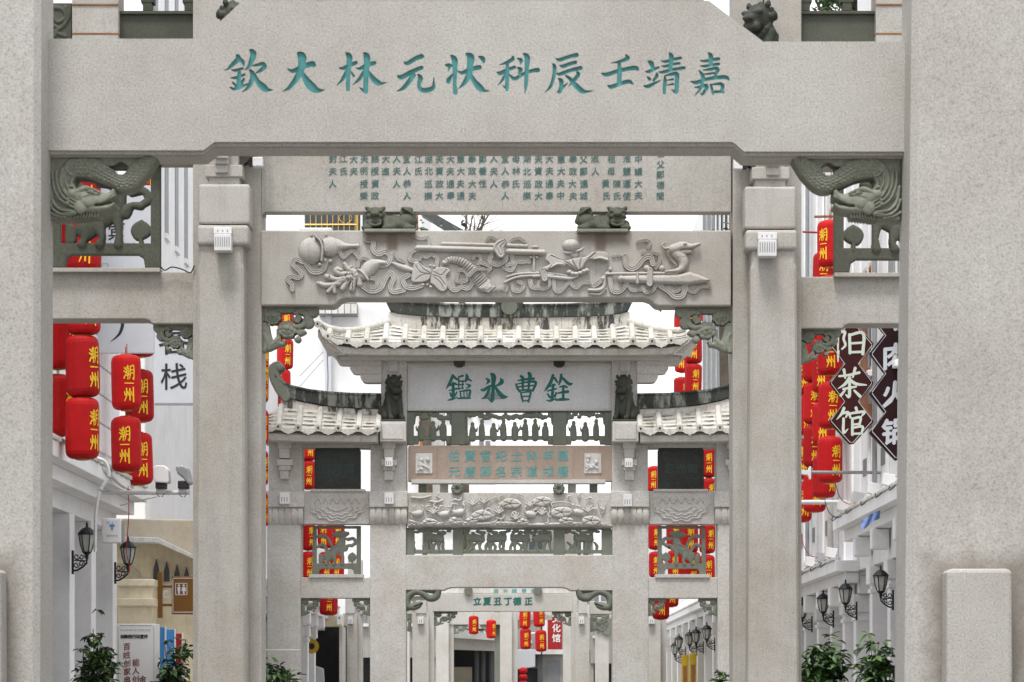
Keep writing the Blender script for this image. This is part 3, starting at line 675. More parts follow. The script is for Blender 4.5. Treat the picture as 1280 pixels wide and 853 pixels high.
c.ell(270,485,32,38,6); c.stroke([(425,432,24),(425,528,30)], None, 2.6, 'round', 4.5); c.stroke([(545,405,52),(540,535,60)], None, 1.6, 'ribbon', 5); c.ell(515,382,34,32,4); c.ell(655,385,30,34,4); c.ell(168,392,24,24,3.4); c.stroke([(120,460,30),(150,420,30)], None, 3)
c.stroke([(690,418,24),(820,402,60),(862,340,96),(835,275,112),(790,245,100)], None, 4.4, 'round', .5)
c.stroke([(760,205,96),(850,178,96),(930,182,62),(1005,160,36)], None, 4.6, 'round', 1); c.stroke([(850,232,64),(930,228,36)], None, 3.8, 'round', .5); c.ell(935,240,16,20,3.4)
c.stroke([(790,170,40),(690,200,30),(658,165,24),(690,145,18)], None, 3, 'round', 1); c.ell(872,160,20,14,2, 5); c.stroke([(715,230,34),(738,300,34),(795,362,14)], None, 2, 'ridge', 1.5, .8)
c.stroke([(800,270,18),(860,272,18)], None, 1.2, 'ridge', 4, .9); c.ell(985,160,18,14,2.2,2.4); c.carve([(835,212),(900,205),(950,205)], 12, 2)
v, f = c.mesh(DB+.003, 1.6, None, False, .0)
obj('ribbon_carving', (v, f), 'graniteB', bm_, smooth=True)
# inner columns: core behind, tapered shaft in front, cap stones and bracket blocks
for mir in (0, 1):
    g = (lambda a_, b_: (a_, b_)) if not mir else (lambda a_, b_: (rx(b_)-1+2, rx(a_)-1+2))
    dc = DB+.02
    x0, x1 = g(241, 327); obj('column_core', MB().box(X(x0, dc), X(x1, dc), dc, dc+.42, 0, Z(-140, dc)), 'graniteB', B, bevel=.012)
    d = DB-.28
    x0, x1 = g(247.5, 304); ch = 3
    m = MB(); a0, a1 = X(x0, d), X(x1, d); zt = Z(306, d); w = .022
    ring = lambda z, e: [(a0-e+w,d,z),(a1+e-w,d,z),(a1+e,d+w,z),(a1+e,dc+.01,z),(a0-e,dc+.01,z),(a0-e,d+w,z)]
    r0, r1, r2, r3 = ring(0, .034), ring(Z(335, d), .004), ring(Z(329, d), -.005), ring(zt, -.005)
    m.add(r0+r1+r2+r3, [(k*6+i, k*6+(i+1) % 6, k*6+6+(i+1) % 6, k*6+6+i) for k in range(3) for i in range(6)])
    obj('column_shaft', m, 'graniteB', B, bevel=.003)
    x0, x1 = g(246, 311); y_ = 0 if not mir else 6
    obj('cap_stone', MB().pbox(x0, x1, 281+y_, 306.5+y_, d-.035, .30), 'graniteB', B, bevel=.03, seg=3)
    x0, x1 = g(248, 312); obj('cap_stone', MB().pbox(x0, x1, 230+y_*.5, 280+y_, d-.02, .32), 'graniteB', B, bevel=.022, seg=3)
    for (a_, b_, y0, y1, dd, t) in ((261,299,220,231,d+.03,.24),(256,303,206,221,d,.27),(262,298,184,207,d+.09,.2),(268,285.5,182,190,d-.05,.12),(268.5,285,190,198,d-.08,.12),(268.5,285,198,205,d-.055,.12),(269,284.5,205,216,d-.03,.12)):
        x0, x1 = g(a_, b_); obj('bracket_block', MB().pbox(x0, x1, y0+y_*.5, y1+y_*.5, dd, t), 'graniteB', B, bevel=.008)
    x0, x1 = g(299, 325); obj('bracket_arm', MB().pprism([(x0,180),(x1,180),(x1-(3 if not mir else 0),195),(x0+(0 if not mir else 3),193)], d+.16, .1), 'graniteB', B)
# flower brackets under the carved beam
def flower(c):
    c.crop(320, 378, 12.19)
    c.poly([(60,40),(950,40),(950,150),(880,210),(740,180),(560,160),(300,170),(60,330)], 4, 8, 0, False)
    c.poly([(60,280),(200,340),(225,480),(255,580),(310,520),(310,400),(380,430),(385,600),(470,590),(420,665),(350,672),(210,742),(60,742)], 4, 6, 0, False)
    c.ell(850,130,104,96,4,2); c.ell(792,300,92,92,4,1.5); c.stroke([(640,300,60),(590,270,70),(580,190,70),(660,140,80),(760,190,90),(760,300,90),(670,370,80),(580,370,60)], None, 4, 'round', 3.5)
    c.ell(650,245,50,62,4,4); c.poly([(600,400),(700,400),(768,455),(660,512),(580,480)], 3, 5, 1.5); c.ell(630,555,54,54,4,1)
    for (fx, fy, fr) in ((480,415,135),(255,225,120)):
        for q in range(8):
            a_ = q*.785+.3; c.ell(fx+fr*.72*math.cos(a_), fy+fr*.66*math.sin(a_), fr*.42, fr*.36, 3, 3.5)
        for q in range(5):
            a_ = q*1.257; c.ell(fx+fr*.36*math.cos(a_), fy+fr*.32*math.sin(a_), fr*.34, fr*.3, 2.6, 5.4)
        c.ell(fx-5, fy-18, fr*.3, fr*.26, 3, 7)
        for rr in (.2, .45, .72): c.carve([(fx+fr*rr*math.cos(t), fy+fr*rr*.9*math.sin(t)) for t in (.3, 1, 1.7, 2.5, 3.2)], 12, 2)
    c.stroke([(120,740,70),(160,600,90),(120,480,60)], None, 4, 'round', 2); c.stroke([(250,640,60),(300,600,70),(340,560,40)], None, 3, 'round', 2)
    c.stroke([(420,640,40),(430,590,50)], None, 3, 'round', 2)
    c.cut([(545,200,70),(575,205,60)]); c.cut([(245,370,56),(262,440,74),(262,520,44)]); c.cut([(615,500,50),(600,525,34)])
    return c
fb = flower(Canvas(324, 401, 381, 440, .3)); v, f = fb.mesh(DB+.10, .55, .10, True, .2)
FL = []
for mir in (0, 1):
    v2 = v.copy()
    if mir: v2[:, 0] = 2*X(BX, DB)-v2[:, 0]; v2[:, 2] -= .006
    FL.append(obj('flower_bracket', (v2, f[:, ::-1] if mir else f), 'greenLit', B, smooth=True))
def flower_copy(parent, mir, x0, x1, y0, y1, d, mat=None, name='flower_bracket'):
    """smaller corner bracket from the same carving, placed by its outline"""
    s0 = FL[mir]; o = bpy.data.objects.new(name, s0.data if mat is None else s0.data.copy()); COL.objects.link(o)
    if mat: o.data.materials[0] = M[mat]
    lo = np.array([q.co for q in s0.data.vertices]); ext = lo.max(0)-lo.min(0)
    w, h = abs(X(x1, d)-X(x0, d)), abs(Z(y1, d)-Z(y0, d))
    o.scale = (w/ext[0], .8, h/ext[2]); o.parent = parent
    o.location = Vector((X((x0+x1)/2, d), d+.06, Z((y0+y1)/2, d)))-wloc(parent); return o
# side bays: lower beam, sill, corner bracket, upper beam
for mir in (0, 1):
    g = (lambda a_, b_: (a_, b_)) if not mir else (lambda a_, b_: (rx(b_)+1, rx(a_)+1))
    gp = (lambda L: L) if not mir else (lambda L: [(rx(x)+1, y+6) for x, y in L])
    obj('side_beam', MB().pprism(gp([(-70,340),(243,340),(243,405),(190,405),(187,401),(181,399),(20,399),(12,405),(-70,405)]), DB+.05, .3), 'graniteB', B, bevel=.01)
    obj('sill', MB().pprism(gp([(30,334.8),(200,334.8),(200,340),(30,340)]), DB-.02, .3), 'graniteB', B, bevel=.004)
    obj('upper_side_beam', MB().pprism(gp([(-70,50),(243,50),(243,203),(-70,203)]), DB+.12, .26), 'graniteB', B, bevel=.01)
    obj('outer_column', MB().box(*sorted((X(gp([(-150,0)])[0][0], DB), X(gp([(-68,0)])[0][0], DB))), DB-.1, DB+.42, 0, Z(-60, DB)), 'graniteB', B, bevel=.02)
    y_ = 6 if mir else 0
    x0, x1 = g(191, 243); flower_copy(B, 1-mir, x0, x1, 404+y_, 448+y_, DB+.12)
    # upper storey pieces seen above the front lintel
    x0, x1 = g(90, 148)
    for (y0, y1, e) in ((-40,5.5,.0),(6.5,41.8,-.006),(42.8,60,.0)): obj('post_block', MB().pbox(x0, x1, y0, y1, DB-e, .34), 'graniteB', B, bevel=.006)
    for y in (5.2, 41.6): obj('copper_strip', MB().pbox(x0+.3, x1-.3, y, y+1.5, DB-.003, .3), 'copper', B)
    x0, x1 = g(149, 262); obj('dark_panel', MB().pbox(x0, x1, 17, 60, DB+.1, .16), 'green', B, bevel=.006); obj('panel_rail', MB().pbox(x0, x1, 13.5, 17.5, DB+.07, .22), 'green', B, bevel=.004)
    for xx in (184, 236):
        x0, x1 = g(xx-8, xx+8); obj('baluster', MB().pprism([(x0,2.5),(x1,2.5),(x1,-30),(x0,-30)][::-1], DB+.11, .14), 'green', B)
        x0, x1 = g(xx-5.5, xx+5.5); obj('baluster', MB().pprism([(x0,13),(x1,13),(x1,2.2),(x0,2.2)][::-1], DB+.115, .13), 'green', B)
    cc = Canvas(62, 90, 4, 52, .5); cc.poly([(60,4),(90,4),(90,52),(60,52)], 2, 2, 0, False)
    for q in ([(66,10),(78,12),(82,22),(72,28),(66,20)],[(82,10),(86,20),(80,32),(70,40),(82,46)],[(66,32),(72,36),(68,46)]): cc.stroke(q, 5.5, 3.5, 'round', 1.5)
    vv, ff = cc.mesh(DB+.08, .6, .1)
    if mir: vv[:, 0] = 2*X(BX, DB)-vv[:, 0]
    obj('scroll_panel', (vv, ff), 'green', B, smooth=True)
# ---- openwork side panels with a standing beast (one carving, reused at both archways)
def beast_panel(c):
    c.crop(370, 600, 5.333)
    c.poly([(112,312),(432,312),(432,630),(385,630),(380,600),(365,590),(170,590),(155,600),(150,630),(105,630)], 2.2, 1.5, 0, False)
    c.cut([(155,345,1)]) ; W_ = c.win(np.array([370+136/5.333, 600+330/5.333]), np.array([370+402/5.333, 600+550/5.333]))
    x, y = c.X, c.Y; ho = (x > 370+138/5.333) & (x < 370+402/5.333) & (y > 600+332/5.333) & (y < 600+552/5.333); c.M[ho] = False; c.H[ho] = 0
    c.stroke([(212,510,66),(250,478,66),(292,452,62),(305,405,50)], None, 5, 'round', 1)
    c.stroke([(248,372,22),(280,366,42),(305,370,50),(342,362,26)], None, 5, 'round', 2); c.stroke([(300,400,20),(335,395,16)], None, 3, 'round', 2)
    c.stroke([(212,520,40),(205,545,22),(200,556,28)], None, 4, 'round', 2); c.stroke([(245,500,44),(258,535,20),(252,556,26)], None, 4, 'round', 3)
    c.stroke([(300,470,36),(308,520,20),(306,556,28)], None, 4, 'round', 2); c.stroke([(325,460,40),(345,440,22),(372,440,24)], None, 4, 'round', 1)
    c.stroke([(138,382,20),(180,378,26),(215,400,22),(235,440,18)], None, 3, 'round', 1); c.stroke([(138,448,20),(178,435,26),(205,470,22)], None, 3, 'round', 1)
    c.poly([(150,490),(178,500),(182,548),(150,552)], 3, 2); c.stroke([(345,400,24),(380,395,24),(395,420,26),(370,440,20)], None, 3, 'round', 1)
    c.poly([(375,480),(400,500),(398,530),(360,545),(342,520),(350,495)], 3, 2); c.stroke([(372,540,14),(374,560,16)], None, 3)
    c.stroke([(225,470,10),(255,445,14),(300,430,10)], None, 2, 'ridge', 5, 1.0)
    return c
DC = 55.3; CX = 636.5
pc = beast_panel(Canvas(389, 452, 657, 719, .3)); pv, pf = pc.mesh(DC+.14, 1.0, .1, True)
def panel_at(parent, x0, x1, y0, y1, d, mat, mir, share={}):
    key = (mat, mir)
    vv = pv.copy(); lo, hi = pv.min(0), pv.max(0); u = (vv-lo)/(hi-lo)
    if mir: u[:, 0] = 1-u[:, 0]
    t = .13 if d < 40 else .11
    P = np.stack([X(x0, d)+u[:, 0]*(X(x1, d)-X(x0, d)), d+u[:, 1]*t, Z(y1, d)+u[:, 2]*(Z(y0, d)-Z(y1, d))], 1)
    return obj('beast_panel', (P, pf[:, ::-1] if mir else pf), mat, parent, smooth=True)
panel_at(B, 62, 200, 204, 334.8, DB+.16, 'green', 0)
panel_at(B, rx(200)+1, rx(62)+1, 210, 340.8, DB+.16, 'green', 1)
# ================================================================ crouching lions in the slot of the second archway
def crouch(mir):
    s = -1 if mir else 1; rs = random.Random(5)
    P = [((-.10,.0,.085),(.11,.0,.075),.07,.072),((-.12,-.03,.145),(-.11,-.03,.14),.07,.072),((-.135,-.095,.115),(-.115,-.09,.12),.042,.048),
         ((.13,-.03,.085),(.12,-.03,.08),.07,.07),((.04,-.05,.06),(.02,-.09,.03),.05,.03),
         ((.165,-.03,.135),(.155,-.03,.185),.028,.03),((.155,-.03,.185),(.11,-.035,.19),.03,.026),((.11,-.035,.19),(.09,-.04,.155),.026,.018),((.175,-.03,.14),(.2,-.03,.09),.03,.022),
         ((-.18,-.06,.06),(-.185,-.10,.03),.04,.03),((-.03,-.05,.07),(-.02,-.1,.03),.04,.03),((.10,-.06,.05),(.145,-.09,.03),.05,.03),
         ((-.205,-.115,.024),(-.165,-.115,.026),.024,.024),((-.04,-.115,.024),(0,-.115,.026),.024,.024),((.13,-.105,.024),(.18,-.105,.026),.024,.024),
         ((-.17,-.105,.165),(-.125,-.12,.158),.016,.018),((-.115,-.12,.158),(-.07,-.105,.168),.018,.016),((-.135,-.135,.138),(-.105,-.135,.138),.02,.02),
         ((-.17,-.11,.125),(-.075,-.11,.125),.018,.018),((-.165,-.11,.075),(-.08,-.11,.078),.02,.02),((-.155,-.138,.1),(-.085,-.138,.102),.014,.014,-1),
         ((-.19,-.045,.205),(-.165,-.045,.185),.014,.022),((-.05,-.045,.205),(-.07,-.045,.19),.014,.022)]
    for k in range(46):
        a_ = rs.uniform(0, 6.28); b_ = rs.uniform(-.25, 1.35); r_ = .076
        P.append(((-.115+r_*math.cos(a_)*math.cos(b_), -.02+r_*.8*math.sin(b_)-.0, .15+r_*math.sin(a_)*math.cos(b_)),)*2+(.0125, .0125))
    for k in range(7): P.append(((-.165+k*.015, -.125, .055-.012*math.sin(k*.5)),)*2+(.011, .011))
    for k in range(5): P.append(((.10+k*.02, -.07, .2-.012*k+.0),)*2+(.009, .009))
    P = [(((p[0][0]*s, p[0][1], p[0][2])), (p[1][0]*s, p[1][1], p[1][2]))+tuple(p[2:]) for p in P]
    return blob(P, .0062, .010)
for mir, xc, lab in ((0, 487.5, 'crouching dark green stone lion on the carved beam, left one with its head turned left'), (1, 753, 'crouching dark green stone lion on the carved beam, right one facing right')):
    v, f = crouch(mir); v = v*np.array([1.06, 1.05, 1.0])+np.array([X(xc, DB), DB+.09, Z(288, DB)-.008])
    t = thing('stone_lion', lab, 'statue', (X(xc, DB), DB+.12, Z(288, DB)), 'crouching lions on the second archway')
    obj('body', (v, f), 'green', t, smooth=True); obj('plinth', MB().box(X(xc-32, DB), X(xc+32, DB), DB-.06, DB+.2, Z(291.5, DB), Z(288, DB)+.004), 'greenLit', t, bevel=.006)
# head of the seated lion on the right, above the front lintel
def seated(s=1):
    rs = random.Random(9)
    P = [((0,.03,.46),(0,.10,.16),.13,.19),((0,-.04,.62),(0,-.03,.6),.14,.145),((0,-.15,.575),(0,-.14,.565),.085,.085),((-.06,-.17,.50),(.06,-.17,.50),.05,.05),
         ((-.115,.0,.44),(-.12,-.12,.06),.07,.045),((.115,.0,.44),(.12,-.12,.06),.07,.045),((-.12,-.15,.035),(-.12,-.2,.035),.05,.042),((.12,-.15,.035),(.12,-.2,.035),.05,.042),
         ((-.15,.12,.13),(-.17,.0,.06),.12,.06),((.15,.12,.13),(.17,.0,.06),.12,.06),((-.115,-.16,.655),(-.03,-.19,.64),.026,.03),((.03,-.19,.64),(.115,-.16,.655),.03,.026),
         ((-.035,-.225,.585),(.035,-.225,.585),.035,.035),((-.1,-.235,.535),(.1,-.235,.535),.026,.026,-1),((-.125,-.05,.74),(-.13,-.05,.76),.035,.025),((.125,-.05,.74),(.13,-.05,.76),.035,.025),
         ((-.075,-.165,.615),(-.07,-.175,.61),.022,.022),((.075,-.165,.615),(.07,-.175,.61),.022,.022),((0,-.12,.38),(0,-.13,.37),.05,.05)]
    for k in range(44):
        a_ = rs.uniform(0, 6.28); b_ = rs.uniform(-.3, 1.4); r_ = .152
        P.append(((r_*math.cos(a_)*math.cos(b_), -.01+r_*.9*math.sin(b_), .605+r_*math.sin(a_)*math.cos(b_)),)*2+(.03, .03))
    for k in range(8): a_ = R(200+k*20); P.append(((.14*math.cos(a_), -.09, .52+.12*math.sin(a_)),)*2+(.028, .028))
    P.append(((0,.18,.2),(0,.2,.45),.05,.06))
    return P
def turned(P, ang):
    ca, sa = math.cos(ang), math.sin(ang); g_ = lambda q: (q[0]*ca-q[1]*sa, q[0]*sa+q[1]*ca, q[2])
    return [(g_(p[0]), g_(p[1]))+tuple(p[2:]) for p in P]
lv, lf = blob(turned(seated(), R(-42)), .0135, .018)
t = thing('stone_lion', 'dark stone lion with open mouth peeping above the right end of the front lintel', 'statue', (X(952, DB-.25), DB-.25, Z(60, DB)-.3), 'seated lions')
k_ = .8; obj('body', (lv*np.array([k_, k_*.8, k_])+np.array([X(953, DB-.3), DB-.22, Z(11, DB)-.78*k_]), lf), 'lion', t, smooth=True)
t = thing('stone_lion', 'dark lion mostly hidden behind the left end of the front lintel', 'statue', (X(288, DB-.25), DB-.25, Z(60, DB)-.3), 'seated lions')
v2 = lv.copy(); v2[:, 0] *= -1; obj('body', (v2*np.array([k_, k_*.8, k_])+np.array([X(289, DB-.3), DB-.22, Z(9, DB)-.78*k_]), lf[:, ::-1]), 'lion', t, smooth=True)
for xx in (289, 953): obj('lion_shelf', MB().pbox(xx-28, xx+28, Z and 100, 112, DB-.4, .4), 'graniteB', B, bevel=.01)
# boxes and spotlights fixed on the second archway
def slot_box(x0, x1, y0, y1, d, label, slots=6, big=True, group='white boxes on the archway columns'):
    t = thing('loudspeaker_box', label, 'loudspeaker', px((x0+x1)/2, y1, d), group)
    obj('case', MB().pbox(x0, x1, y0+(y1-y0)*.3 if big else y0, y1, d-.13, .13), 'boxwhite', t, bevel=.006)
    if big:
        obj('bracket', MB().pbox(x0-.6, x1+.6, y0, y0+(y1-y0)*.28, d-.06, .06), 'boxwhite', t, bevel=.004)
        for k in range(3): obj('screw', MB().pbox(x0+4+k*6, x0+5.4+k*6, y0+3.5, y0+5.5, d-.066, .008), 'grey', t)
    w = (x1-x0)/(slots*2+1.5)
    for k in range(slots): obj('slot', MB().pbox(x0+w*(k*2+1.2), x0+w*(k*2+1.9), y0+(y1-y0)*.42, y1-(y1-y0)*.18, d-.1325, .004), 'grey', t)
    return t
slot_box(267.5, 289, 284, 313.5, DB-.31, 'white slotted box high on the left column of the second archway', 7)
slot_box(948, 971, 290.5, 320.5, DB-.31, 'white slotted box high on the right column of the second archway', 7)
for x0, x1, lab in ((315.5, 328.5, 'small white floodlight tucked beside the left bracket of the second archway'), (917, 928.5, 'small white floodlight tucked beside the right bracket of the second archway')):
    d = DB-.2; y0 = 196 if x0 < 600 else 199.5
    t = thing('floodlight', lab, 'floodlight', px(x0, y0+12, d), 'floodlights on the second archway')
    obj('housing', MB().pbox(x0, x1, y0, y0+12, d, .1), 'boxwhite', t, bevel=.008); s_ = -1 if x0 < 600 else 1
    xc = x0 if s_ < 0 else x1
    for k in range(5): obj('cooling_fin', MB().pbox(min(xc, xc+s_*(5+k % 2)), max(xc, xc+s_*(5+k % 2)), y0+1+k*2.1, y0+2.2+k*2.1, d+.01, .08), 'dark', t)
    obj('arm', MB().tube([px(xc+s_*3, y0+6, d+.05), px(xc+s_*9, y0+10, d+.2)], .012), 'dark', t)
# ================================================================ third archway, roofed
C = thing('memorial_archway', 'third archway with white tiled roofs, teal name plaque and seated lions', 'archway', (X(CX, DC), DC, 0), 'memorial archways over the street')
cx_ = lambda x: 2*CX-x
def sym(fn):
    fn(lambda a_, b_: (a_, b_), 0); fn(lambda a_, b_: (cx_(b_), cx_(a_)), 1)
def roof(part, xs, yt, yb, d_e, d_t, w, mat='tile'):
    """tiled slope: one roll and one stepped pan per column; curves give the upper and lower edge in pixels"""
    rf = part
    def pt(x, u, up=0.0):                               # u 0 at the top, 1 at the eave
        ya, yb_ = yt(x), yb(x); y = ya+(yb_-ya)*u; d = d_t+(d_e-d_t)*u
        X0, _, Z0 = (X(x, DC), 0, Z(y, DC)); return (X0, d-up, Z0+up*.4)
    for i, x in enumerate(xs):
        r = .06; m = MB(); path = [pt(x, u, .035) for u in (0, .25, .5, .75, .93)]; m.tube(path, [r*.9, r, r, r, r*1.02], 8)
        obj('tile_roll', m, mat, rf, smooth=False)
        e = Vector(pt(x, .965, .045)); m = MB().tube([e, e+Vector((0, -.05, -.004))], r*1.12, 10); cap = obj('roll_end', m, mat, rf)
        m = MB().box(e.x-.018, e.x+.018, e.y-.056, e.y-.052, e.z-.02, e.z+.02); obj('end_hole', m, 'dark', rf)
    for i in range(len(xs)-1):
        x0, x1 = xs[i], xs[i+1]; m = MB(); n = 5
        for k in range(n):
            u0, u1 = k/n*.97, (k+1)/n*.97+.02; q = []
            for uu, up in ((u0, .0), (u1, .05)):
                for tt in (0, .5, 1):
                    xx = x0+(x1-x0)*tt; p = pt(xx, uu, up-(.018 if tt == .5 else 0)); q.append(p)
            q += [(a_, b_+.0, c_-.05) for a_, b_, c_ in q[3:6]]
            m.add(q, [(0, 1, 4, 3), (1, 2, 5, 4), (3, 4, 7, 6), (4, 5, 8, 7)])
        pan = obj('pan_tiles', m, mat, rf); gm = MB()
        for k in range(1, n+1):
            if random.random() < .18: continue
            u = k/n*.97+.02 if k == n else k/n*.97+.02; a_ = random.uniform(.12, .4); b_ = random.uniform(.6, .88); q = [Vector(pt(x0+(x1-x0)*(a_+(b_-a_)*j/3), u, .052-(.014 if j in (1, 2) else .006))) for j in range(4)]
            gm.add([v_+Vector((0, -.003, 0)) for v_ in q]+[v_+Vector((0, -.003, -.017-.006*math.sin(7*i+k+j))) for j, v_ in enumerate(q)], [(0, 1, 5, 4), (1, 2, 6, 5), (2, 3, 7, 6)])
        if gm.v: tag(obj('joint_moss_shade', gm, 'moss_shade', rf), kind='stuff')  # dark strips: joint moss plus painted shade the tile lips do not cast
        xm = (x0+x1)/2; a_, b_ = Vector(pt(x0, 1, .03)), Vector(pt(x1, 1, .03)); c_ = Vector(pt(xm, 1, .03)); hgt = 7.0*DC/F
        prof = [(0, -.2), (.1, -.42), (.2, -.52), (.28, -.78), (.4, -.86), (.5, -1.12), (.6, -.86), (.72, -.78), (.8, -.52), (.9, -.42), (1, -.2), (1, .08), (0, .08)]
        vs = [a_.lerp(b_, t_)+Vector((0, -.035 if 0 < t_ < 1 else -.03, z_*hgt)) for t_, z_ in prof]
        vs2 = [v_+Vector((0, .035, 0)) for v_ in vs]; n_ = len(vs)
        obj('drip_tile', MB().add(vs+vs2, [tuple(range(n_)), tuple(range(2*n_-1, n_-1, -1))]+[(q, n_+q, n_+(q+1) % n_, (q+1) % n_) for q in range(n_)]), mat, rf)
    # slab behind and below
    m = MB(); q = np.linspace(xs[0], xs[-1], 25); vs = []
    for x in q:
        a_, b_ = pt(x, 0), pt(x, 1); vs += [(a_[0], a_[1], a_[2]-.03), (b_[0], b_[1]+.02, b_[2]-.10), (b_[0], b_[1]+.04, b_[2]-.215), (a_[0], 2*DC+.7-a_[1]+.2, a_[2]-.03), (b_[0], 2*DC+.7-b_[1], b_[2]-.1), (b_[0], 2*DC+.7-b_[1], b_[2]-.215)]
    fs = []
    for i in range(24):
        o = i*6
        for a_, b_ in ((0, 1), (1, 2), (2, 5), (5, 4), (4, 3), (3, 0)): fs.append((o+a_, o+b_, o+6+b_, o+6+a_))
    fs += [(0, 3, 4, 5, 2, 1), tuple(24*6+k for k in (0, 1, 2, 5, 4, 3))]
    obj('eave_slab', m.add(vs, fs), mat, rf)
def lerp(x, P): return float(np.interp(x, [p[0] for p in P], [p[1] for p in P]))
topL = [(399,404),(410,411),(425,414.5),(440,414),(455,412),(470,408),(488,404),(500,407),(515,410.5),(560,411),(637,411)]
botL = [(399,410),(404,420),(410,426.5),(418,430.5),(430,433),(445,434.5),(470,435),(637,435)]
def mirf(P): return lambda x: lerp(x if x <= CX else cx_(x), P)
rt = thing('tmp', 'x', 'x', (X(CX, DC), DC, Z(440, DC))); del rt['label'], rt['category']; rt.name = 'upper_roof'; place(rt, C)
pit = 23.5; xs = [CX+(k-9.5)*pit for k in range(20)]; xs = [400.5]+xs[0:]+[cx_(400.5)] if xs[0] > 405 else xs
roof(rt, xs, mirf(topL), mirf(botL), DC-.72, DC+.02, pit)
# plain slab, hips and dark ridge of the upper roof
pts_b = [(484,414),(515,418),(637,419),(758,418),(789,414)]; pts_t = [(486,389.5),(500,392),(540,394.5),(637,395.5),(733,394.5),(773,392),(787,389.5)]
obj('roof_slab', MB().pprism(pts_t+pts_b[::-1], DC-.02, .5), 'slope', rt, bevel=.02)
rg = [(476,371),(484,377),(497,382),(520,386),(560,388),(619,388.5),(654,388.5),(713,388),(753,386),(776,382),(789,377),(797,371)]
lowr = [(481,373.5),(488,388),(497,391.5),(520,394.3),(560,396),(619,396.6),(654,396.6),(713,396),(753,394.3),(776,391.5),(785,388),(792,373.5)]
lowr = [(x, y+.3) for x, y in lowr]; up_ = [(x, y-6.5) for x, y in rg]
obj('ridge', MB().pprism(up_+lowr[::-1], DC-.06, .42), 'ridge', rt, bevel=.015)
obj('ridge_cap', MB().pprism([(x, y-9) for x, y in rg]+[(x, y-6.2) for x, y in rg[::-1]], DC-.09, .48), 'ridge', rt, bevel=.012)
cen = obj('ridge_pearl', MB().pprism([(619,397),(619,372),(627,369),(647,369),(654,372),(654,397)], DC-.1, .5), 'ridge', rt, bevel=.03)
obj('pearl_face', MB().tube([px(636.5, 383, DC-.1), px(636.5, 383, DC-.16)], .16, 16), 'greenC', rt)
for mir in (0, 1):
    g = (lambda x: x) if not mir else cx_
    obj('hip_ridge', MB().tube([px(g(x), y, DC-.05-.012*k*2.2) for k, (x, y) in enumerate(((488,402),(470,407),(455,411.5),(440,413),(425,413),(410,409.5),(400,403)))], [.07,.07,.065,.06,.06,.055,.03], 8), 'tile', rt, smooth=True)
    obj('corner_board', MB().add([px(g(400), 407, DC-.78), px(g(409), 446, DC-.1), px(g(432), 444, DC-.7), px(g(411), 427, DC-.78)], [(0, 1, 2, 3)]), 'graniteC', rt)
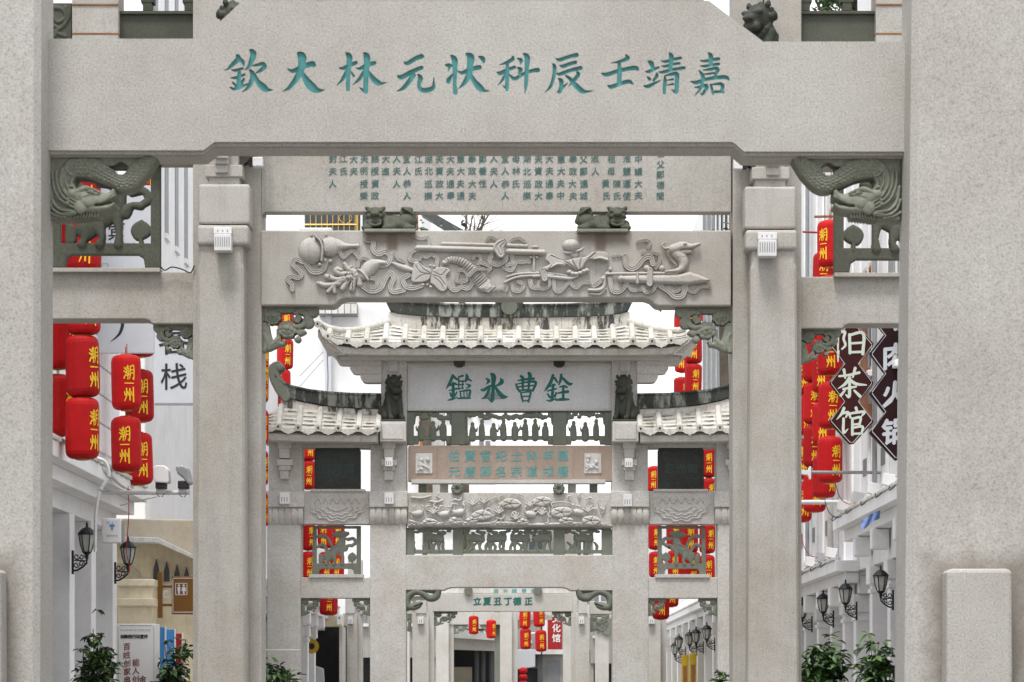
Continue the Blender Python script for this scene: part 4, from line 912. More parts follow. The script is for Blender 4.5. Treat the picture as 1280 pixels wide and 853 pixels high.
def stuff_c(g, mir):
    def bx(name, x0, x1, y0, y1, d, t, mat='graniteC', bevel=.012, parent=C):
        x0, x1 = g(x0, x1); return obj(name, MB().pbox(x0, x1, y0, y1, d, t), mat, parent, bevel=bevel)
    # stepped eave brackets
    for k, (x0, y0, y1) in enumerate(((420,445.5,456.5),(437,456.5,467.5),(450,467.5,478.5))):
        x0_, x1_ = g(x0, 477); pl = [(x0,y0),(x0+.6,y0+5),(x0+4,y1-1),(x0+8,y1),(477,y1),(477,y0)]
        if mir: pl = [(cx_(x), y) for x, y in pl]
        obj('eave_bracket', MB().pprism(pl, DC-.1+.03*k, .3), 'graniteC', C, bevel=.01)
    bx('eave_beam', 424, CX-.01, 445, 449.5, DC-.3, .9)
    # posts, pedestals, hanging brackets
    bx('post', 476, 508.5, 447, 556, DC, .5)
    bx('post_pad', 485.5, 497.5, 446.5, 465, DC-.06, .1); bx('post_pad', 485, 498, 455, 456.5, DC-.075, .1, bevel=.003)
    bx('pedestal', 474.5, 507.5, 527, 552, DC-.40, .45); bx('pedestal_panel', 477.5, 504, 529, 549, DC-.415, .03, bevel=.008)
    for (x0, x1, y0, y1, d) in ((478,494,552,561,DC-.2),(480,492.5,561,573,DC-.18),(476.5,496,574,582,DC-.2),(479,493.5,581,588,DC-.17),(480.5,491.5,588,600,DC-.14)): bx('hanging_bracket', x0, x1, y0, y1, d, DC-d+.05)
    bx('column', 463, 508, 556, 616, DC, .6)
    bx('column_band', 461.5, 509.5, 614, 634, DC-.10, .7); 
    bx('column', 462.5, 507.5, 655, 866+.0, DC, .6) if False else obj('column', MB().box(*sorted((X(g(462.5,507.5)[0], DC), X(g(462.5,507.5)[1], DC))), DC, DC+.6, 0, Z(655, DC)), 'graniteC', C, bevel=.015)
    # outer column
    obj('outer_column', MB().box(*sorted((X(g(334,376)[0], DC), X(g(334,376)[1], DC))), DC, DC+.6, 0, Z(655, DC)), 'graniteC', C, bevel=.015)
    bx('outer_column', 336, 377.5, 551, 616, DC, .6); bx('column_band', 332, 380, 614, 634, DC-.10, .7)
    for (x0, x1, y0, y1, d) in ((347,364,552,561,DC-.2),(349,362,561,573,DC-.18),(346,366,574,582,DC-.2),(348.5,363,581,588,DC-.17),(350,361,588,599,DC-.14)): bx('hanging_bracket', x0, x1, y0, y1, d, DC-d+.05)
    # petal capitals
    for x0, x1 in ((332.5, 379.5), (462, 509)):
        n = 6
        for k in range(n):
            a_, b_ = g(x0+(x1-x0)*k/n, x0+(x1-x0)*(k+1)/n); xm = (a_+b_)/2; d = DC-.02
            vs = []
            for (y, pr, e) in ((634, .02, 1), (638, .06, .9), (644, .075, 1.0), (651, .05, .95), (655.5, .0, 1)):
                w = (b_-a_)/2*e; yo = (0 if y < 650 else 1.0); vs += [(X(xm-w, d), d-pr+.012, Z(y-yo*1.5, d)), (X(xm, d), d-pr-.006, Z(y+yo*.5, d)), (X(xm+w, d), d-pr+.012, Z(y-yo*1.5, d))]
            obj('petal', MB().add(vs, [(r_*3+q, r_*3+q+1, r_*3+q+4, r_*3+q+3) for r_ in range(4) for q in range(2)]), 'graniteC', C, smooth=True)
        a_, b_ = g(x0+.5, x1-.5); obj('capital_core', MB().pbox(a_, b_, 634, 655.3, DC, .6), 'graniteC', C)
    # side bay
    bx('side_top_beam', 377, 463, 551.5, 560, DC+.1, .4)
    x0, x1 = g(393, 451); d = DC+.15
    obj('dark_plaque', MB().pprism([(x0+2,560),(x1-2,560),(x1,564),(x1,612.5),(x0,612.5),(x0,564)], d, .12), 'blackstone', C, bevel=.01)
    for q in range(3):
        m_ = MB(); ftext(m_, '恩光閣'[q], x0+14+q*15, 586, 11, d, .004, .02); obj('faded_character', m_, 'fadedteal', C)
    for (a_, b_, y0, y1) in ((x0+1, x0+3, 563, 612), (x1-3, x1-1, 563, 612), (x0+3, x1-3, 561, 563)): obj('plaque_frame', MB().pbox(a_, b_, y0, y1, d-.02, .03), 'blackstone', C, bevel=.004)
    bx('plaque_sill', 388, 456, 611.5, 614.5, DC-.02, .3, bevel=.004)
    sb = bx('side_carved_beam', 379.5, 462, 614, 655.5, DC+.02, .36)
    cc = Canvas(380, 462, 616, 654, .35); xm = 421.5
    cc.poly([(386,628),(396,622),(408,623),(421,621),(434,623),(446,622),(457,628),(452,640),(440,649),(421,652),(402,649),(391,640)], .8, 2, 0)
    for r_, (hh, yy) in enumerate(((30, 628), (24, 629), (18, 630), (11, 630))):
        for q in range(7):
            a_ = R(15+q*25); a2 = R(15+(q+1)*25)
            p0 = (xm+hh*1.1*math.cos(a_), yy+hh*.72*math.sin(a_)); p1 = (xm+hh*1.1*math.cos(a2), yy+hh*.72*math.sin(a2)); pm = (xm+hh*1.25*math.cos((a_+a2)/2), yy+hh*.82*math.sin((a_+a2)/2))
            if q < 6: cc.stroke([p0, pm, p1], 1.8, 1.6, 'round', .9)
    for q in range(6): cc.stroke([(xm-28+q*9.5, 629), (xm-24+q*9.5, 623), (xm-20+q*9.5, 629)], 1.8, 1.6, 'round', .9)
    if mir: cc.X = 2*CX-cc.X
    vv, ff = cc.mesh(DC+.022, 1.0); obj('cloud_carving', (vv, ff[:, ::-1] if mir else ff), 'graniteC', sb, smooth=True)
    x0, x1 = g(390, 451); panel_at(C, x0, x1, 657.5, 719, DC+.14, 'greenC', mir)
    bx('side_sill', 386, 454, 718, 722.3, DC-.02, .36, bevel=.004); bx('side_beam', 376, 463, 722, 748, DC+.02, .4)
    for (a_, b_, fl) in ((376.5, 400, 0), (440, 462.5, 1)):
        x0, x1 = g(a_, b_); flower_copy(C, fl if not mir else 1-fl, x0, x1, 747.5, 770, DC+.06, 'greenC')
    # lower side roof
    sr = bpy.data.objects.new('side_roof', None); COL.objects.link(sr); sr.location = (X(g(405, 405)[0], DC), DC, Z(545, DC)); place(sr, C)
    tl = [(325,522),(340,514),(352,508),(365,509),(400,512),(440,516),(475,518)]; bl = [(325,536),(345,539.5),(380,541),(430,541.5),(475,542)]
    fx = (lambda x: x) if not mir else cx_
    xs2 = [351.5+k*24.7-24.7 for k in range(6)]+[474]; xs2 = [fx(x) for x in xs2]; xs2.sort()
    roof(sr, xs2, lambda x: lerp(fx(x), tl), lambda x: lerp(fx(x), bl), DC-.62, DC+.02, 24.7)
    top = [(352,494),(372,501.5),(400,507),(440,510.5),(476,511)]; bot = [(350,511),(372,512),(400,516),(440,520),(476,522)]
    obj('roof_slab', MB().pprism([(fx(x), y) for x, y in top+bot[::-1]], DC-.02, .45), 'slope' if not mir else 'tile', sr, bevel=.015)
    r1 = [(343,470),(352,478),(364,483.5),(385,488.5),(410,491.5),(440,493.5),(476,494)]; r2 = [(347,486),(356,494),(366,499),(385,503),(410,507.5),(440,510),(476,511)]
    obj('ridge', MB().pprism([(fx(x), y) for x, y in r1+r2[::-1]], DC-.06, .4), 'ridge', sr, bevel=.015)
    obj('ridge_cap', MB().pprism([(fx(x), y-2.4) for x, y in r1]+[(fx(x), y+.4) for x, y in r1[::-1]], DC-.09, .46), 'ridge', sr, bevel=.01)
    cu = [(357,497,12),(350,485,15),(344,472,15),(342,461,13),(347,456,9),(351,458.5,8)]
    cc = Canvas(330, 365, 445, 505, .4); cc.stroke(cu, None, 5, 'flat'); cc.ell(349.5, 459.5, 5.5, 5, 4, 3)
    vv, ff = cc.mesh(DC-.02, .8, .3, True)
    if mir: vv[:, 0] = 2*X(CX, DC-.02)-vv[:, 0]
    obj('ridge_scroll', (vv, ff), 'greenC', sr, smooth=True)
sym(stuff_c)
# name plaque with four characters
CH['jian'] = (550, 460, 14.222, [[(228,135,50),(192,230,55),(150,310,45),(106,378,8)],[(240,155,50),(300,205,40)],[(180,312,30),(250,280,45),(305,300,26)],[(160,405,18),(300,372,38)],[(235,270,44),(235,400,58),(235,540,58)],
 [(178,445,26),(200,500,40)],[(300,430,26),(270,490,40)],[(140,576,18),(200,562,38),(315,525,16)],[(332,165,28),(335,385,28)],[(330,162,26),(402,142,42)],[(335,238,26),(412,236,38)],[(405,240,28),(408,300,26)],[(335,300,22),(412,298,34)],[(400,300,24),(395,365,24)],[(335,372,22),(412,362,30)],
 [(472,120,34),(482,180,66),(448,245,34)],[(490,195,40),(560,234,26)],[(465,286,18),(532,318,44),(466,362,18)],[(350,422,26),(440,405,34),(532,400,40),(526,470,46),(520,520,40)],[(362,430,28),(372,530,28)],[(425,418,22),(428,530,22)],[(478,412,22),(482,530,22)],[(318,546,26),(430,536,40),(545,546,18)]])
CH['bing'] = (550, 460, 14.222, [[(818,186,22),(866,232,58),(826,290,16)],[(905,104,34),(952,155,90),(946,300,70),(940,450,60),(932,560,68),(910,598,34),(846,536,12)],[(726,390,24),(780,392,58),(870,335,50),(905,322,40)],[(880,370,45),(840,460,50),(800,520,44),(742,548,14)],[(1082,195,34),(1098,250,78),(1040,300,48),(966,328,24)],[(985,345,44),(1050,440,70),(1120,512,80),(1210,514,8)]])
CH['cao'] = (635, 460, 14.222, [[(176,226,24),(300,206,44),(455,192,48)],[(225,148,44),(262,182,58),(262,300,44),(266,400,38)],[(372,96,54),(392,142,70),(372,280,44),(366,400,38)],[(138,288,26),(170,362,48),(206,424,34)],[(150,292,24),(320,256,32),(472,246,46),(492,292,46),(440,405,44)],[(190,338,28),(455,312,28)],[(200,408,36),(320,392,36),(435,402,36)],
 [(226,440,26),(246,520,44),(266,606,24)],[(240,442,24),(390,426,36),(396,482,38),(362,606,34)],[(260,510,26),(380,502,26)],[(265,588,24),(362,582,30)]])
CH['quan'] = (635, 460, 14.222, [[(800,134,52),(762,250,60),(700,350,50),(640,420,8)],[(832,185,45),(878,258,34)],[(740,332,24),(832,302,38)],[(696,412,24),(800,386,40),(866,370,22)],[(802,300,46),(792,440,54),(782,565,56)],[(706,466,34),(742,522,44)],[(856,446,34),(832,512,42)],[(684,576,18),(760,586,38),(856,540,16)],
 [(946,120,42),(942,190,58),(908,296,30)],[(976,185,46),(1060,270,55),(1112,290,52),(1156,270,8)],[(918,340,26),(1000,326,44),(1048,346,36)],[(878,452,24),(980,432,46),(1062,424,58)],[(982,330,46),(982,560,48)],[(850,572,32),(960,562,56),(1080,562,32)]])
pq = obj('name_plaque', MB().pbox(509.5, 766, 457, 513.5, DC+.06, .2), 'plaqueC', C, bevel=.01)
for (x0, x1, y0, y1) in ((509.5,763.5,457,459.6),(509.5,763.5,510.6,513.5),(509.5,512.3,459.6,510.6),(760.7,763.5,459.6,510.6)): obj('plaque_frame', MB().pbox(x0, x1, y0, y1, DC+.035, .03), 'graniteC', pq, bevel=.004)
for k in ('jian', 'bing', 'cao', 'quan'): letter('carved_character', brush(CH[k][3], *CH[k][:3], res=.35), DC+.06, 'tealC', pq)
obj('top_knob', MB().pprism([(567,449),(581,449),(581,456),(577,459),(571,459),(567,456)], DC-.05, .3), 'lion', C, bevel=.01); obj('top_knob', MB().pprism([(cx_(567),449),(cx_(581),449),(cx_(581),456),(cx_(577),459),(cx_(571),459),(cx_(567),456)], DC-.05, .3), 'lion', C, bevel=.01)
# openwork bands
def openband(x0, x1, y0, y1, bars, mat, seed, kind):
    rs = random.Random(seed); ob = bpy.data.objects.new('openwork_band', None); COL.objects.link(ob); ob.location = px((x0+x1)/2, y1, DC+.1); place(ob, C); d = DC+.1
    for (a_, b_) in ((x0, x1),):
        obj('rail', MB().pbox(a_, b_, y0, y0+2.2, d, .14), mat, ob); obj('rail', MB().pbox(a_, b_, y1-(9 if kind == 'men' else 4), y1-(6.5 if kind == 'men' else 2), d+.004, .13), mat, ob)
    for b0, b1 in bars: obj('bar', MB().pbox(b0, b1, y0+2.2, y1, d-.02, .16), mat, ob, bevel=.005)
    spans = [(bars[i][1], bars[i+1][0]) for i in range(len(bars)-1)]
    for (a_, b_) in spans:
        if b_-a_ < 12: continue
        yb_ = y1-(9 if kind == 'men' else 4)
        cc = Canvas(a_-1, b_+1, y0+1, y1, .35)
        if kind == 'men':
            n = max(2, int((b_-a_)/12.5))
            for k in range(n):
                x = a_+(k+.7)*(b_-a_)/(n+.4)+rs.uniform(-1, 1); h = rs.uniform(18, 25); yb2 = yb_+.5
                cc.stroke([(x, yb2, rs.uniform(8, 10)), (x+rs.uniform(-.6, .6), yb2-h*.5, rs.uniform(7, 9.5)), (x, yb2-h*.72, 5)], None, 3, 'round', .5); cc.ell(x, yb2-h*.86, 2.7, 3.2, 2.5, .5)
                if rs.random() < .7: s_ = rs.choice((-1, 1)); cc.stroke([(x+s_*2, yb2-h*.6, 3), (x+s_*5, yb2-h*.45, 2.4), (x+s_*6, yb2-h*.65, 1.6)], None, 2, 'round', 1)
            for k in range(int((b_-a_)/4.5)): cc.ell(a_+2+k*4.5+rs.uniform(-1, 1), y0+5+rs.uniform(-2, 4), rs.uniform(3, 5.5), rs.uniform(2.4, 4), 2.5, .3)
            cc.stroke([(a_, yb_-.5, 3.5), (b_, yb_-.5, 3.5)], None, 2)
            for s_ in (0, 1): cc.poly([(a_-1, y0+2), (a_+7, y0+2), (a_+3, y0+8), (a_+2, y0+16), (a_-1, y0+20)] if not s_ else [(b_+1, y0+2), (b_-7, y0+2), (b_-3, y0+8), (b_-2, y0+16), (b_+1, y0+20)], 2, 2, 0, False)
            for s_ in (0, 1): cc.poly([(a_-1, y1), (a_-1, yb_), (a_+9, yb_), (a_+7, yb_+4), (a_+6, y1)] if not s_ else [(b_+1, y1), (b_+1, yb_), (b_-9, yb_), (b_-7, yb_+4), (b_-6, y1)], 2, 2, 0, False)
        else:
            xm = (a_+b_)/2; n = int((b_-a_)/9)
            cc.stroke([(a_-1, yb_), (b_+1, yb_)], 3, 2)
            m_n = max(1, int((b_-a_)/27))
            for k in range(m_n):
                s_ = 1 if (k % 2) else -1; x = a_+(k+.5)*(b_-a_)/m_n; y = y0+13.5
                cc.stroke([(x-9*s_, y+1, 9), (x, y-1, 11), (x+8*s_, y, 9)], None, 3.4, 'round', .5); cc.stroke([(x+6*s_, y-1, 6), (x+9*s_, y-5, 5), (x+11*s_, y-3, 3)], None, 3, 'round', .5)
                for q in (-9, -5, 5, 9): cc.stroke([(x+q, y+2, 5), (x+q+rs.uniform(-3, 3), yb_-6, 3.6), (x+q+rs.uniform(-3, 3), yb_, 3)], None, 2.4, 'round', .3)
                cc.stroke([(x-7*s_, y, 3), (x-10*s_, y-6, 3), (x-12*s_, y-3, 2)], None, 2, 'round', .3)
            for k in range(int((b_-a_)/5)): cc.ell(a_+2+k*5+rs.uniform(-1.5, 1.5), y0+4+rs.uniform(-1.5, 2.5), rs.uniform(2.6, 4.6), rs.uniform(1.8, 3), 2, .3)
            for k in range(int((b_-a_)/11)): xx = a_+4+k*11+rs.uniform(-3, 3); cc.stroke([(xx, yb_, 3), (xx+rs.uniform(-4, 4), yb_-7, 4.5), (xx+rs.uniform(-5, 5), yb_-12, 2.5)], None, 2)
            cc.stroke([(a_, yb_-1, 4), (b_, yb_-1, 4)], None, 2)
        vv, ff = cc.mesh(d+.03, .8, .07, True)
        obj('pierced_carving', (vv, ff), mat, ob, smooth=True)
openband(508, 765, 513.5, 556, [(508,517),(564,581),(691,708),(756,767)], 'greenC', 3, 'men')
openband(508, 764, 660, 694, [(508,518),(566,579),(692,706),(752,767)], 'greenC', 5, 'horse')
# tan plaque with two rows of text
tp = obj('tan_plaque', MB().pprism([(511,557),(763,557),(766,561),(766,602),(510,602),(510,561)], DC+.02, .22), 'tanC', C, bevel=.012)
obj('plaque_field', MB().pbox(547, 716, 560.5, 599, DC+.008, .015), 'tanC', tp, bevel=.003)
for row, y in (('伯賢官祀士科甲萬', 570.6), ('元唐卿名宗道戌曆', 590)):
    for ch, x in zip(row, (567.8, 587.5, 607, 626.4, 645.5, 665, 685, 703.5)):
        m = MB(); ftext(m, ch, x, y, 13.2, DC+.008, .004, .014, slant=.08); obj('painted_character', m, 'tealL', tp)
for x0 in (519.5, 730.5):
    obj('white_inset', MB().pbox(x0, x0+21, 567, 592, DC+.0, .03), 'whitedirty', tp, bevel=.006)
    cc = Canvas(x0, x0+21, 567, 592, .4)
    for q in range(7): cc.ell(x0+4+random.random()*13, 571+random.random()*17, random.uniform(2, 4), random.uniform(2, 4), 3)
    cc.stroke([(x0+3,588),(x0+9,582),(x0+17,586)], 3, 2.5); vv, ff = cc.mesh(DC+.001, 1); obj('inset_carving', (vv, ff), 'whitedirty', tp, smooth=True)
obj('plaque_sill', MB().pbox(514, 757, 599.5, 604.5, DC-.06, .3), 'graniteC', C, bevel=.006)
for x in (571.5, 698.5):
    d = DC-.04; o = obj('rosette', MB().tube([px(x, 611.3, d), px(x, 611.3, d+.2)], .12, 16), 'greenC', C)
    for k in range(10):
        a_ = k*math.pi/5; obj('rosette_petal', MB().tube([px(x+2.2*math.cos(a_), 611.3+2.2*math.sin(a_), d-.012), px(x+7*math.cos(a_+.3), 611.3+7*math.sin(a_+.3), d-.004)], [.016, .036], 6), 'greenC', o, smooth=True)
for k in range(4): x = (528, 555, 715, 742)[k]; obj('peg', MB().pbox(x-5, x+5, 604, 617, DC+.12, .2), 'graniteC' if k in (1, 2) else 'greenC', C)
# lotus and bird beam
lb = obj('lotus_beam', MB().pbox(509, 766, 616, 658.5, DC, .4), 'graniteC', C, bevel=.015)
cc = Canvas(511, 760, 617, 658, .4); rs = random.Random(11)
cc.crop(490, 560, 4.267)
def bird(x, y, s): cc.ell(x, y, 34, 20, 5, .5, -10*s); cc.stroke([(x+22*s,y-8,16),(x+30*s,y-28,10),(x+20*s,y-40,12),(x+34*s,y-38,5)], None, 4, 'round', 1); cc.stroke([(x-28*s,y-4,14),(x-50*s,y-10,4)], None, 3)
for x, y, s_ in ((140,352,1),(280,355,1),(360,345,1),(735,355,-1),(990,345,-1)): bird(x, y, s_)
for x, y, r_ in ((480,360,46),(630,300,48),(800,285,44),(905,345,50),(930,390,36),(200,395,34),(700,395,30),(1060,390,44),(430,385,30),(340,390,34)):
    p = [(x+r_*math.cos(q*.785)*(1.15+.2*rs.random()), y+r_*.55*math.sin(q*.785)*(1+.3*rs.random())) for q in range(8)]; cc.poly(p, 3.4, 3)
    for q in range(5): a_ = q*1.25; cc.carve([(x, y), (x+r_*.9*math.cos(a_), y+r_*.45*math.sin(a_))], 8, 1.2)
for x, y in ((220,345),(490,290),(570,345),(800,350),(1045,335),(735,305),(660,375),(430,300)):
    for q in range(5): a_ = R(-160+q*35); cc.stroke([(x, y+8, 10), (x+22*math.cos(a_), y+22*math.sin(a_), 12), (x+30*math.cos(a_), y+30*math.sin(a_), 3)], None, 3.2, 'round', .5)
for p in ([(450,390),(500,300),(560,265),(580,320)],[(600,390),(590,330),(640,250),(700,255)],[(850,330),(880,290),(960,300),(1000,340)],[(830,390),(840,330),(810,270)],[(1100,280),(1120,350),(1140,300)],[(300,390),(330,330),(330,300)]): cc.stroke(p, 8, 2.2)
for p in ([(105,265),(160,268),(205,258)],[(205,285),(240,290),(270,280)],[(95,390),(200,410),(320,395),(450,405),(600,400),(760,410),(900,405),(1100,400)]): cc.stroke(p, 16, 2.2)
for q in range(46):
    x, y = rs.uniform(110, 1130), rs.uniform(262, 395); a_ = rs.uniform(0, 6.28); r_ = rs.uniform(14, 30)
    cc.stroke([(x, y, 9), (x+r_*math.cos(a_), y+r_*.7*math.sin(a_), 13), (x+1.7*r_*math.cos(a_+.7), y+1.2*r_*math.sin(a_+.7), 4)], None, 2.2, 'round', .3)
for q in range(44): cc.stroke([(95+q*24, 412), (108+q*24, 404), (118+q*24, 412)], 10, 1.8)
vv, ff = cc.mesh(DC+.002, 1.5); obj('lotus_carving', (vv, ff), 'graniteC', lb, smooth=True)
obj('lower_beam', MB().pprism([(506.5,694),(767,694),(767,738.5),(713,738.5),(709,736),(703,734.5),(565,734.5),(559,736),(555,738),(506.5,738)], DC+.0, .45), 'graniteC', C, bevel=.015)
# serpent corner brackets
def serpent(c):
    c.crop(490, 720, 4.267)
    c.poly([(70,68),(262,68),(250,100),(200,92),(150,80),(70,120)], 3, 4, 0, False)
    c.stroke([(250,75,30),(235,110,40),(200,120,36),(165,95,34),(130,85,34),(95,100,36),(80,130,36),(90,165,36),(130,160,40),(155,145,20)], None, 5, 'round', 1)
    c.stroke([(72,70,20),(76,160,24),(80,180,20)], None, 3); c.carve([(120,165),(160,150)], 8, 3); return c
for mir in (0, 1):
    cc = serpent(Canvas(506, 553, 735.5, 767, .35)); vv, ff = cc.mesh(DC+.08, .9, .12, True)
    if mir: vv[:, 0] = 2*X(CX-.8, DC+.08)-vv[:, 0]
    obj('serpent_bracket', (vv, ff[:, ::-1] if mir else ff), 'greenC', C, smooth=True)
# seated lions of the third archway
for mir, lab in ((0, 'seated dark stone lion on the left pedestal beside the name plaque'), (1, 'seated dark stone lion on the right pedestal beside the name plaque')):
    xc = 491.5 if not mir else 780.5; t = thing('stone_lion', lab, 'statue', px(xc, 527, DC-.18), 'seated lions')
    if not mir: bv, bf = blob(turned(seated(), R(26)), .0145, .016)
    vv, ff = (bv, bf) if not mir else (bv*np.array([-1, 1, 1]), bf[:, ::-1])
    vv = vv*np.array([.98, .7, 1.14])+np.array([X(xc, DC-.18), DC-.17, Z(525.5, DC)-.02])
    obj('body', (vv, ff), 'lion', t, smooth=True); obj('plinth', MB().pbox(xc-15, xc+15, 524, 527.2, DC-.38, .4), 'lion', t, bevel=.01)
for x0, x1, y0, y1, dd, lab in ((349.5,362,615.5,630,DC-.1,'small white box on the band of the leftmost column of the roofed archway'),(480.5,492,616,630,DC-.1,'small white box on the band of the left inner column of the roofed archway'),(779,790,618,633,DC-.1,'small white box on the band of the right inner column of the roofed archway'),
    (481,491,572,583,DC-.2,'small white box on the left hanging bracket of the roofed archway'),(781,791,573,584,DC-.2,'small white box on the right hanging bracket of the roofed archway')):
    slot_box(x0, x1, y0, y1, dd, lab, 3, False)
# ================================================================ fourth and fifth archways, far down the street
DD = 79.0
D4 = thing('memorial_archway', 'fourth archway framed by the roofed one, with six small teal characters on its beam', 'archway', (X(628, DD), DD, 0), 'memorial archways over the street')
def gb(parent, name, x0, x1, y0, y1, d, t, mat='graniteD', bevel=.012, ground=False):
    m = MB(); m.box(X(x0, d), X(x1, d), d, d+t, 0 if ground else Z(y1, d), Z(y0, d)); return obj(name, m, mat, parent, bevel=bevel)
bm4 = gb(D4, 'text_beam', 541, 716, 742.5, 764.5, DD, .35)
for ch, x in zip('立夏丑丁德正', (596.6, 609, 622, 635, 646.5, 660.6)):
    m = MB(); ftext(m, ch, x, 752, 9.2, DD, .004, .05, slant=.08); obj('painted_character', m, 'tealC', bm4)
up4 = gb(D4, 'upper_board', 550, 714, 690, 742, DD+.2, .2, 'whitedirty')
for ch, x in zip('尚光緒甲申', (620, 632, 643, 655, 667)):
    m = MB(); ftext(m, ch, x, 739.5, 6, DD+.2, .004, .03); obj('painted_character', m, 'tealL', up4)
for x in (585.5, 672.5): obj('knob', MB().tube([px(x, 738.5, DD-.1), px(x, 738.5, DD+.2)], .12, 12), 'greenC', D4)
for x0, x1, i0, i1 in ((515.5, 536, 534, 542.5), (719, 737, 714, 722)):
    gb(D4, 'column_core', i0, i1, 690, 860, DD+.02, .5, ground=True); gb(D4, 'column_shaft', x0, x1, 767, 860, DD-.25, .4, ground=True); gb(D4, 'bracket_block', x0+4, x1-3, 751, 767, DD-.3, .4)
for x0, x1, lab in ((522, 529.5, 'tiny white box on the left column of the fourth archway'), (723.5, 730.5, 'tiny white box on the right column of the fourth archway'), (434.5, 441, 'tiny white box on the left outer column of the fourth archway'), (811, 818.5, 'tiny white box on the right outer column of the fourth archway')):
    slot_box(x0, x1, 771, 780, DD-.26, lab, 2, False)
for x0, x1 in ((428.5, 446), (806, 826)):
    gb(D4, 'outer_column', x0, x1, 767, 860, DD-.25, .4, ground=True); gb(D4, 'outer_core', x0+6 if x0 < 600 else x0+2, x1+7, 700, 860, DD+.16, .4, ground=True); gb(D4, 'bracket_block', x0+3, x0+15, 748, 767, DD-.3, .4)
gb(D4, 'side_beam', 450, 516, 752, 768, DD+.1, .3); gb(D4, 'side_beam', 737, 806, 752, 768, DD+.1, .3); flower_copy(D4, 0, 738, 762, 768, 790, DD+.1, 'greenC'); flower_copy(D4, 1, 490, 514, 768, 790, DD+.1, 'greenC')
flower_copy(D4, 0, 541, 572, 764, 783, DD+.1, 'greenC'); flower_copy(D4, 1, 690, 715, 764, 783, DD+.1, 'greenC')
DE = 106.0
E5 = thing('memorial_archway', 'fifth archway with a grey middle column, farthest one seen through the openings', 'archway', (X(640, DE), DE, 0), 'memorial archways over the street')
for x0, x1 in ((545, 561), (625, 640), (704, 715)): gb(E5, 'column', x0, x1, 764, 860, DE, .5, ground=True)
gb(E5, 'column_core', 559, 567, 760, 860, DE+.3, .5, ground=True); gb(E5, 'column_core', 638, 647, 760, 860, DE+.3, .5, ground=True); gb(E5, 'column_core', 618, 626, 760, 860, DE+.5, .3, 'greenC', ground=True)
gb(E5, 'beam', 545, 626, 766, 781, DE+.25, .4); cb = gb(E5, 'carved_beam', 645, 690, 764, 775, DE+.3, .3)
cc = Canvas(646, 689, 765, 774.5, .4)
for q in range(12): cc.stroke([(648+q*3.5, 772), (650+q*3.5, 767+q % 3), (653+q*3.5, 771)], 1.8, 1.5)
vv, ff = cc.mesh(DE+.302, 1.2); obj('carving', (vv, ff), 'graniteD', cb, smooth=True)
gb(E5, 'outer_column', 744, 761, 772, 860, DE, .5, ground=True); gb(E5, 'outer_column', 497, 512, 772, 860, DE, .5, ground=True); gb(E5, 'side_beam', 715, 765, 756, 773, DE+.2, .3); flower_copy(E5, 1, 738, 764, 773, 796, DE-.1, 'greenC')
flower_copy(E5, 0, 567, 585, 781, 793, DE+.3, 'greenC'); flower_copy(E5, 1, 600, 620, 781, 793, DE+.3, 'greenC'); flower_copy(E5, 0, 647, 668, 775, 786, DE+.3, 'greenC')
# ================================================================ houses with arcades
def house(name, label, x, d0, d1, cols, zb, zc, ztop, cw=.26, cd=.36, out=.35, mat='white', win=None, cat='building', doors='dark', cap=True):
    s = 1 if x > 0 else -1
    t = thing(name, label, cat, (x+s*2, (d0+d1)/2, 0), 'houses along the street')
    bx = lambda nm, xa, xb, ya, yb, za, zb_, m=mat, bv=.01, p=t: obj(nm, MB().box(min(xa, xb), max(xa, xb), ya, yb, za, zb_), m, p, bevel=bv)
    bx('upper_wall', x, x+s*3.5, d0, d1, zc, ztop); bx('beam', x+s*.02, x+s*.4, d0, d1, zb, zc-.002)
    bx('back_wall', x+s*1.6, x+s*3.5, d0, d1, 0, zc-.004, 'white'); bx('arcade_ceiling', x+s*.4, x+s*1.6, d0, d1, zb+.15, zc-.006, mat, 0)
    co = bx('cornice', x-s*out, x+s*.02, d0-.1, d1+.1, zc+.05, zc+.22); bx('cornice_step', x-s*out*.55, x+s*.02, d0-.05, d1+.05, zc-.12, zc+.048)
    n = int((d1-d0)/.42)
    for k in range(n): bx('edge_tile', x-s*(out+.03), x-s*(out-.09), d0+k*.42, d0+k*.42+.36, zc+.222, zc+.27, 'whitedirty', .008, co)
    for a in cols:
        c_ = bx('column', x, x+s*cw, a, a+cd, 0, zb)
        if not cap: continue
        bx('capital', x-s*.05, x+s*(cw+.04), a-.04, a+cd+.04, zb-.28, zb-.002, mat, .02, c_); bx('necking', x-s*.025, x+s*(cw+.02), a-.02, a+cd+.02, zb-.40, zb-.34, mat, .006, c_)
        bx('corbel', x-s*out*.7, x, a+.05, a+cd-.05, zc-.42, zc-.125, mat, .03)
    for i in range(len(cols)-1):
        a, b = cols[i]+cd+.2, cols[i+1]-.2
        if b-a > .5: dr = bx('doorway', x+s*1.57, x+s*1.6, a, b, .02, 2.7, doors, .004)
    if win:
        for (ya, yb, za, zb_) in win:
            f = bx('window', x-s*.03, x+s*.06, ya, yb, za, zb_, 'whitedirty', .01); m = .07
            mid = (ya+yb)/2
            for (pa, pb) in ((ya+m, mid-.03), (mid+.03, yb-m)): bx('pane', x-s*.034, x-s*.031, pa, pb, za+m, zb_-m, 'glass', 0, f)
            bx('sill', x-s*.10, x-s*.03, ya-.08, yb+.08, za-.09, za-.002, mat, .01, f)
    return t
L1 = house('arcade_house', 'white arcade house with close set columns behind the front left column', -5.3, 29.5, 37.5, [30.0, 31.75, 33.5, 35.2, 37.05], 3.68, 4.02, 9.2, .30, .36, .38, cap=False)
